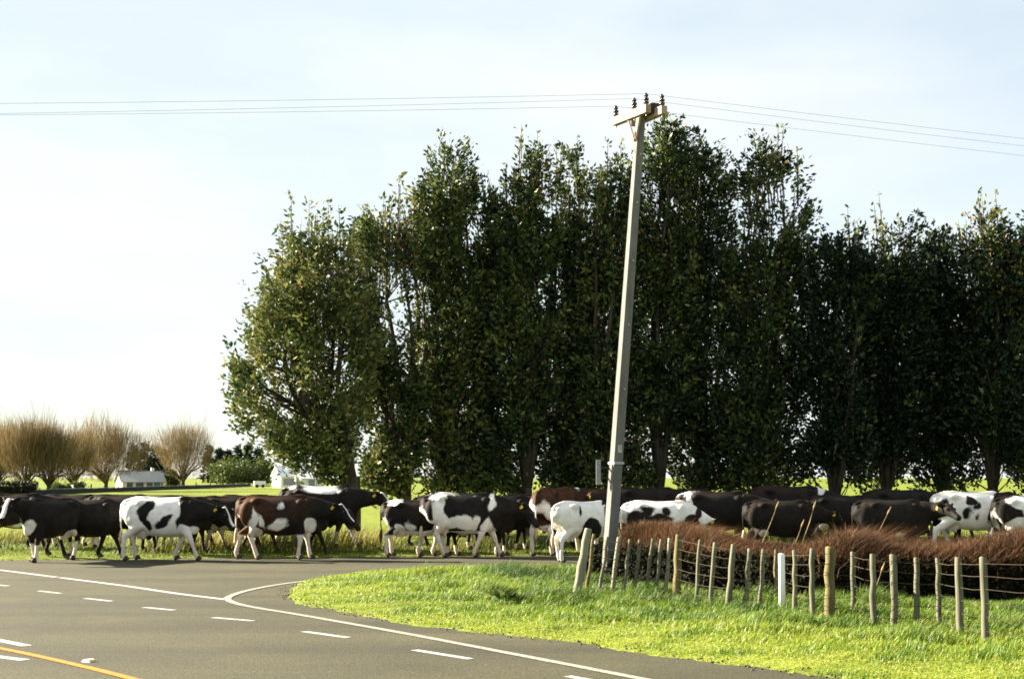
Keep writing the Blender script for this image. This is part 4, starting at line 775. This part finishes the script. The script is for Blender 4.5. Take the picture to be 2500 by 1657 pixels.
# single tall straw stalks standing out of the russet grass
for i, (bx_, by_, tx, ty, lab) in enumerate([(1845, 1335, 1893, 1245, 'tall straw stalk leaning right above the russet grass by the pale face'), (1950, 1325, 1985, 1245, 'thin dark straw stalk beside the white patched neck cow'), (2110, 1330, 2165, 1258, 'thick pale straw stalk leaning right against the big black cow'), (1925, 1335, 1955, 1290, 'short straw stalk left of the russet hump'), (2108, 1480, 2150, 1400, 'bent straw stalk tangled among the fence battens')]):
    Y_ = 24.0 if i < 4 else 19.6
    a_ = P(bx_, by_ + 40, Y_); b_ = P(tx, ty, Y_); m_ = MB()
    m_.tube([a_, a_.lerp(b_, .4) + Vector((-.015, 0, .01)), a_.lerp(b_, .75), b_], [.007, .0065, .006, .004], 6)
    o = m_.build('grass_stalk', M['straw'], None, True)
    h_ = MB(); h_.tube([b_, b_ + (b_ - a_).normalized() * .07, b_ + (b_ - a_).normalized() * .17], [.006, .016, .003], 6); h_.build('seed_head', M['straw'], o, True)
    tag(o, lab, 'grass stalk', 'tall straw stalks')

# ------------------------------------------------------------------ far side of the paddock
def willow(label, px, base_py, top_py, half_px, seed, n=4600, up=.55):
    rg = np.random.default_rng(seed); b0 = G(px, base_py); Y = b0.y; k = Y / F; hh = P(px, top_py, Y).z; W = half_px * k
    b0.z = float(ground_z([(b0.x, b0.y)])[0]); root = empty('bare_willow', b0); tag(root, label, 'tree', 'leafless willows beyond the paddock')
    m_ = MB(); fk = hh * .16; r0 = .03 * hh
    m_.tube([(0, 0, -.2), (0, 0, fk * .6), (.1, 0, fk * 1.1)], [r0 * 1.4, r0, r0], 8)
    ends = []
    for i in range(20):
        a = rg.uniform(0, 6.283); q_ = rg.uniform(.1, .95); tx, ty = math.cos(a) * W * q_, math.sin(a) * W * q_ * .8; zt = hh * (rg.uniform(.62, .78) - .26 * q_ ** 2)
        m_.tube([(0, 0, fk * .7), (tx * .35, ty * .35, fk * 1.3 + .1 * zt), (tx * .75, ty * .75, zt * .6), (tx, ty, zt)], [r0 * .55, r0 * .38, r0 * .2, r0 * .05], 5); ends.append((tx, ty, zt))
    m_.build('trunk', M['bark'], root, True)
    # fine twigs filling a rounded crown, each pointing away from the fork
    u_ = rg.normal(size=(n, 3)); u_ /= np.linalg.norm(u_, axis=1, keepdims=True); q_ = rg.uniform(0, 1, n)[:, None] ** .42; lump = 1 + .26 * wave(seed, 3.0)(u_)[:, None]
    rootp = u_ * q_ * lump * np.array([W * .92, W * .8, hh * .40]) + np.array([0, 0, hh * .54]); rootp[:, 2] = np.maximum(rootp[:, 2], hh * .14)
    dv = rootp - np.array([0, 0, hh * .1]); dv /= np.linalg.norm(dv, axis=1, keepdims=True); dv = dv * .8 + np.array([0, 0, up]) + rg.normal(size=(n, 3)) * .42
    ln = hh * rg.uniform(.06, .17, n) * (1 + 1.1 * (rg.random(n) < .12)); hg = dv[:, 2] * ln
    link('crown', blade_mesh('crown', rootp, hg, dv[:, :2] * ln[:, None], rg.uniform(.02, .045, n), rg.normal(.5, .25, n), rg, .5), M['twig'], root)
willow('leftmost bare willow at the picture edge', -10, 1207, 1044, 74, 101, up=.75)
willow('bare willow second from the left edge, with thin top shoots', 62, 1208, 1030, 70, 102, up=.8)
willow('bare willow with a dark leaning trunk right of the dark hedge', 118, 1208, 1040, 68, 103, up=.7)
willow('tawny bare willow behind the left fence, fourth from the left', 178, 1202, 1052, 70, 104, 3600, up=.8)
willow('wide round bare willow left of the grey roofed house', 258, 1200, 1036, 98, 105, 6500, up=.7)
willow('lone bare willow right of the grey roofed house', 446, 1194, 1032, 80, 106, 5200)

def leaf_bush(name, label, px, base_py, top_py, half_px, seed, mt, n=3500, leaf=.35, group=None, cone=False, squash=.8):
    rg = np.random.default_rng(seed); b0 = G(px, base_py); Y = b0.y; k = Y / F; hh = P(px, top_py, Y).z - 0; W = half_px * k
    b0.z = float(ground_z([(b0.x, b0.y)])[0]); root = empty(name, b0); tag(root, label, 'tree' if hh > 4 else 'bush', group)
    m_ = MB(); m_.tube([(0, 0, -.2), (0, 0, hh * .5), (0, 0, hh * .9)], [hh * .03, hh * .02, hh * .006], 6); m_.build('trunk', M['bark'], root)
    nc = 60 if not cone else 90
    if cone:
        tz = rg.uniform(.06, 1, nc) ** 1.3; a = rg.uniform(0, 6.283, nc); rr_ = W * (1 - tz) ** .8 * rg.uniform(.55, 1.05, nc)
        C = np.stack([np.cos(a) * rr_, np.sin(a) * rr_, tz * hh], 1); sg_ = np.array([W * .16, W * .16, hh * .03])
    else:
        d_ = rg.normal(size=(nc, 3)); d_ /= np.linalg.norm(d_, axis=1, keepdims=True); q_ = rg.uniform(.3, 1, nc)[:, None] ** .5
        C = d_ * q_ * np.array([W * .85, W * .7, hh * .42]) + np.array([0, 0, hh * .52]); sg_ = np.array([W * .15, W * .15, hh * .09])
    idx = rg.integers(0, nc, n); pos = C[idx] + rg.normal(size=(n, 3)) * sg_; pos[:, 2] = np.maximum(pos[:, 2], .05)
    ax_ = rg.normal(size=(n, 3)) * .6 + np.array([0, 0, .2]); 
    if cone: ax_ = ax_ * .4 + np.concatenate([pos[:, :2] / (W + 1e-6), np.full((n, 1), -.1)], 1)
    ct = rg.normal(.45, .2, nc); L = leaf * rg.uniform(.6, 1.4, n)
    link('crown', leaf_mesh('crown', pos, ax_, L, L * .5, ct[idx] + rg.normal(0, .12, n), rg), mt, root)
    return root
for i, (px, tp, hw, lab) in enumerate([(325, 1092, 22, 'dark conifer behind the wide round willow'), (352, 1084, 20, 'dark conifer left of the gap before the lone willow'), (378, 1090, 20, 'dark conifer showing just left of the lone willow'), (402, 1100, 20, 'dark conifer half hidden by the lone willow'), (508, 1092, 18, 'dark conifer just right of the lone willow'), (532, 1098, 17, 'second dark conifer right of the lone willow'), (556, 1103, 18, 'third dark conifer right of the lone willow'), (580, 1094, 18, 'dark conifer above the round green bush'), (604, 1090, 18, 'dark conifer next to the leafy shelterbelt edge'), (630, 1096, 20, 'dark conifer behind the leftmost shelterbelt tree'), (960, 1092, 24, 'dark far conifer seen through the shelterbelt gap'), (925, 1100, 24, 'lower dark far conifer seen through the shelterbelt gap')]):
    leaf_bush('far_conifer', lab, px, 1180, tp, hw, 200 + i, M['conifer_leaf'], 1500, .9, 'dark conifers on the skyline', True)
leaf_bush('green_bush', 'round green bush left of the white shed', 568, 1186, 1116, 62, 230, M['bush_leaf'], 4500, .5)
leaf_bush('green_bush', 'olive bush between the green bush and the white shed', 640, 1186, 1120, 40, 231, M['bush_leaf'], 2500, .5)
leaf_bush('green_bush', 'yellow green bush under the lone bare willow', 416, 1193, 1148, 26, 232, M['bush_leaf'], 1800, .35)
for i, (px, tp, hw, lab) in enumerate([(140, 1180, 20, 'small bush by the left end of the dark paddock fence'), (190, 1176, 26, 'pale green garden bush under the fourth willow'), (166, 1184, 12, 'orange tinted small shrub beside the dark paddock fence')]):
    leaf_bush('garden_bush', lab, px, 1204, tp, hw, 240 + i, M['bush_leaf'], 900, .25)

def house(name, label, px0, px1, base_py, eave_py, ridge_py, gable_px, wall, roof, seed):
    """gable_px: width of the visible gable end at the left; the long side faces the road"""
    a = G(px0, base_py); Y = a.y; k = Y / F; z0 = float(ground_z([(a.x, a.y)])[0]); ze = P(px0, eave_py, Y).z - z0; zr = P(px0, ridge_py, Y).z - z0
    L = (px1 - px0 - gable_px) * k; D = 5.5; rz_ = R(26)
    root = empty(name, (a.x + gable_px * k, Y, z0), rz_)
    m_ = MB()           # long side along +x from the origin, depth along +y, gable at x = 0
    v = [(0, 0, -.3), (L, 0, -.3), (L, D, -.3), (0, D, -.3), (0, 0, ze), (L, 0, ze), (L, D, ze), (0, D, ze), (0, D / 2, zr - .08), (L, D / 2, zr - .08)]
    m_.add(v, [(0, 1, 5, 4), (1, 2, 6, 9, 5), (2, 3, 7, 6), (3, 0, 4, 8, 7)]); m_.build('wall', wall, root)
    m_ = MB(); ov = .35
    for s_ in (0, 1):
        y0 = -ov if s_ == 0 else D + ov; ze2 = ze - (zr - ze) / (D / 2) * ov
        v = [(-ov, y0, ze2), (L + ov, y0, ze2), (L + ov, D / 2, zr), (-ov, D / 2, zr)]; v += [(x, y, z + .1) for x, y, z in v]
        m_.add(v, [(0, 1, 2, 3), (7, 6, 5, 4), (0, 4, 5, 1), (1, 5, 6, 2), (2, 6, 7, 3), (3, 7, 4, 0)])
    ro = m_.build('roof', roof, root); m_ = MB(); m_.beam((-ov, D / 2, zr + .12), (L + ov, D / 2, zr + .12), .3, .06); m_.build('ridge_cap', roof, ro)
    tag(root, label, 'house'); return root, L, D, ze, zr
h, L, D, ze, zr = house('farm_house', 'low house with a pale grey roof behind the dark paddock fence', 272, 398, 1194, 1174, 1150, 26, M['wall_cream'], M['roof_grey'], 1)
for x0, w_, mt in ((.18, .9, 'glass'), (.42, 1.2, 'glass'), (.66, .9, 'glass')):
    m_ = MB(); m_.box((L * x0, -.03, ze * .55), (w_, .06, .9)); wo = m_.build('window', M[mt], h); m_ = MB(); m_.box((L * x0, -.05, ze * .55 - .5), (w_ + .2, .12, .08)); m_.build('sill', M['wall_white'], wo)
m_ = MB(); m_.box((L * .84, -.04, ze * .42), (.95, .08, ze * .8)); m_.build('door', M['blue_door'], h)
m_ = MB(); m_.box((L * .8, D / 2, zr + .25), (.4, .4, .7)); m_.build('chimney', M['wall_white'], h)
h, L, D, ze, zr = house('white_shed', 'white gabled shed with a pale roof left of the shelterbelt', 657, 727, 1189, 1161, 1139, 28, M['wall_white'], M['roof_pale'], 2)
m_ = MB(); m_.box((-.04, D * .5, ze * .45), (.08, 1.4, ze * .8)); m_.build('door', M['wall_cream'], h)
m_ = MB(); m_.box((L * .5, -.03, ze * .5), (L * .7, .06, ze * .55)); m_.build('roller_door', M['plate'], h)
h, L, D, ze, zr = house('white_shed', 'small grey sided shed just right of the white gabled shed', 724, 790, 1189, 1166, 1150, 10, M['wall_white'], M['roof_pale'], 3)
m_ = MB(); m_.box((L * .5, -.03, ze * .45), (1.2, .06, ze * .7)); m_.build('door', M['plate'], h)
# white trailer in front of the green bush
a = G(634, 1190); k = a.y / F; tr = empty('farm_trailer', a, R(14)); w_ = 28 * k; hh = 16 * k
m_ = MB(); m_.box((0, 0, .35 + (hh - .35) / 2), (w_, 1.6, hh - .35)); m_.build('body', M['wall_white'], tr)
for s_ in (-.25, .25):
    m_ = MB(); m_.tube([(w_ * s_, -.86, .3), (w_ * s_, -.7, .3)], [.3, .3], 12, side=(1, 0, 0)); m_.build('wheel', M['dark_board'], tr)
m_ = MB(); m_.beam((w_ / 2, 0, .4), (w_ / 2 + .9, 0, .4), .1, .1); m_.build('drawbar', M['dark_board'], tr)
tag(tr, 'small white box trailer beside the white gabled shed', 'trailer')
# dark board fence along the far side of the paddock
pa, pb2 = G(55, 1211), G(612, 1187.5); fo = empty('paddock_fence', (pa.x, pa.y, 0)); dirv = pb2 - pa; Lf = dirv.length; dirv.normalize()
nb = 46; w_ = Lf / nb
hts = .6
for i in range(nb):
    c0 = dirv * (w_ * i); c1 = dirv * (w_ * (i + 1) - .03)
    m_ = MB(); m_.beam(c0 + Vector((0, 0, hts / 2)), c1 + Vector((0, 0, hts / 2)), .05, hts * (.96 + .04 * math.sin(i * 2.3))); m_.build('board', M['dark_board'], fo)
m_ = MB(); m_.beam(Vector((0, 0, hts + .035)), dirv * Lf + Vector((0, 0, hts + .035)), .08, .05); m_.build('top_rail', M['pale_rail'], fo)
for i in range(0, nb + 1, 4):
    m_ = MB(); q_ = dirv * (w_ * i) + Vector((.0, -.09, 0)); m_.box((q_.x, q_.y, .52), (.13, .13, 1.1)); m_.build('post', M['bark'], fo)
tag(fo, 'long dark board fence with a pale top rail across the far paddock', 'fence')
# clipped dark hedge at the left edge
hb_ = G(58, 1290); hz = P(58, 1179, hb_.y).z; hr_ = empty('clipped_hedge', hb_); rg = np.random.default_rng(9); n_ = 15000
W_, D_ = 3.4, 1.3; fc = rg.choice(4, n_, p=[.42, .2, .18, .2]); u1, u2 = rg.random(n_), rg.random(n_)
pos = np.stack([np.where(fc == 1, 0, -W_ * u1), np.where(fc == 0, 0, np.where(fc == 1, D_ * u1, D_ * u2)), np.where(fc == 2, hz, hz * u2)], 1)
pos[fc == 3] = np.stack([-W_ * u1[fc == 3], D_ * .5 * u2[fc == 3], hz * rg.random((fc == 3).sum())], 1); pos += rg.normal(0, .025, pos.shape)
link('crown', leaf_mesh('crown', pos, rg.normal(size=(n_, 3)), rg.uniform(.06, .11, n_), rg.uniform(.03, .06, n_), rg.uniform(0, 1, n_), rg), M['hedge_leaf'], hr_)
m_ = MB()
for i in range(6): m_.tube([(-.3 - .55 * i, .6, -.1), (-.3 - .55 * i, .62, hz * .5), (-.25 - .55 * i, .6, hz * .85)], [.05, .04, .015], 6)
m_.box((-W_ / 2, D_ / 2, hz * .48), (W_ - .2, D_ - .2, hz * .9)); m_.build('branches', M['bark'], hr_)
tag(hr_, 'square clipped dark hedge at the left edge behind the cows', 'hedge')
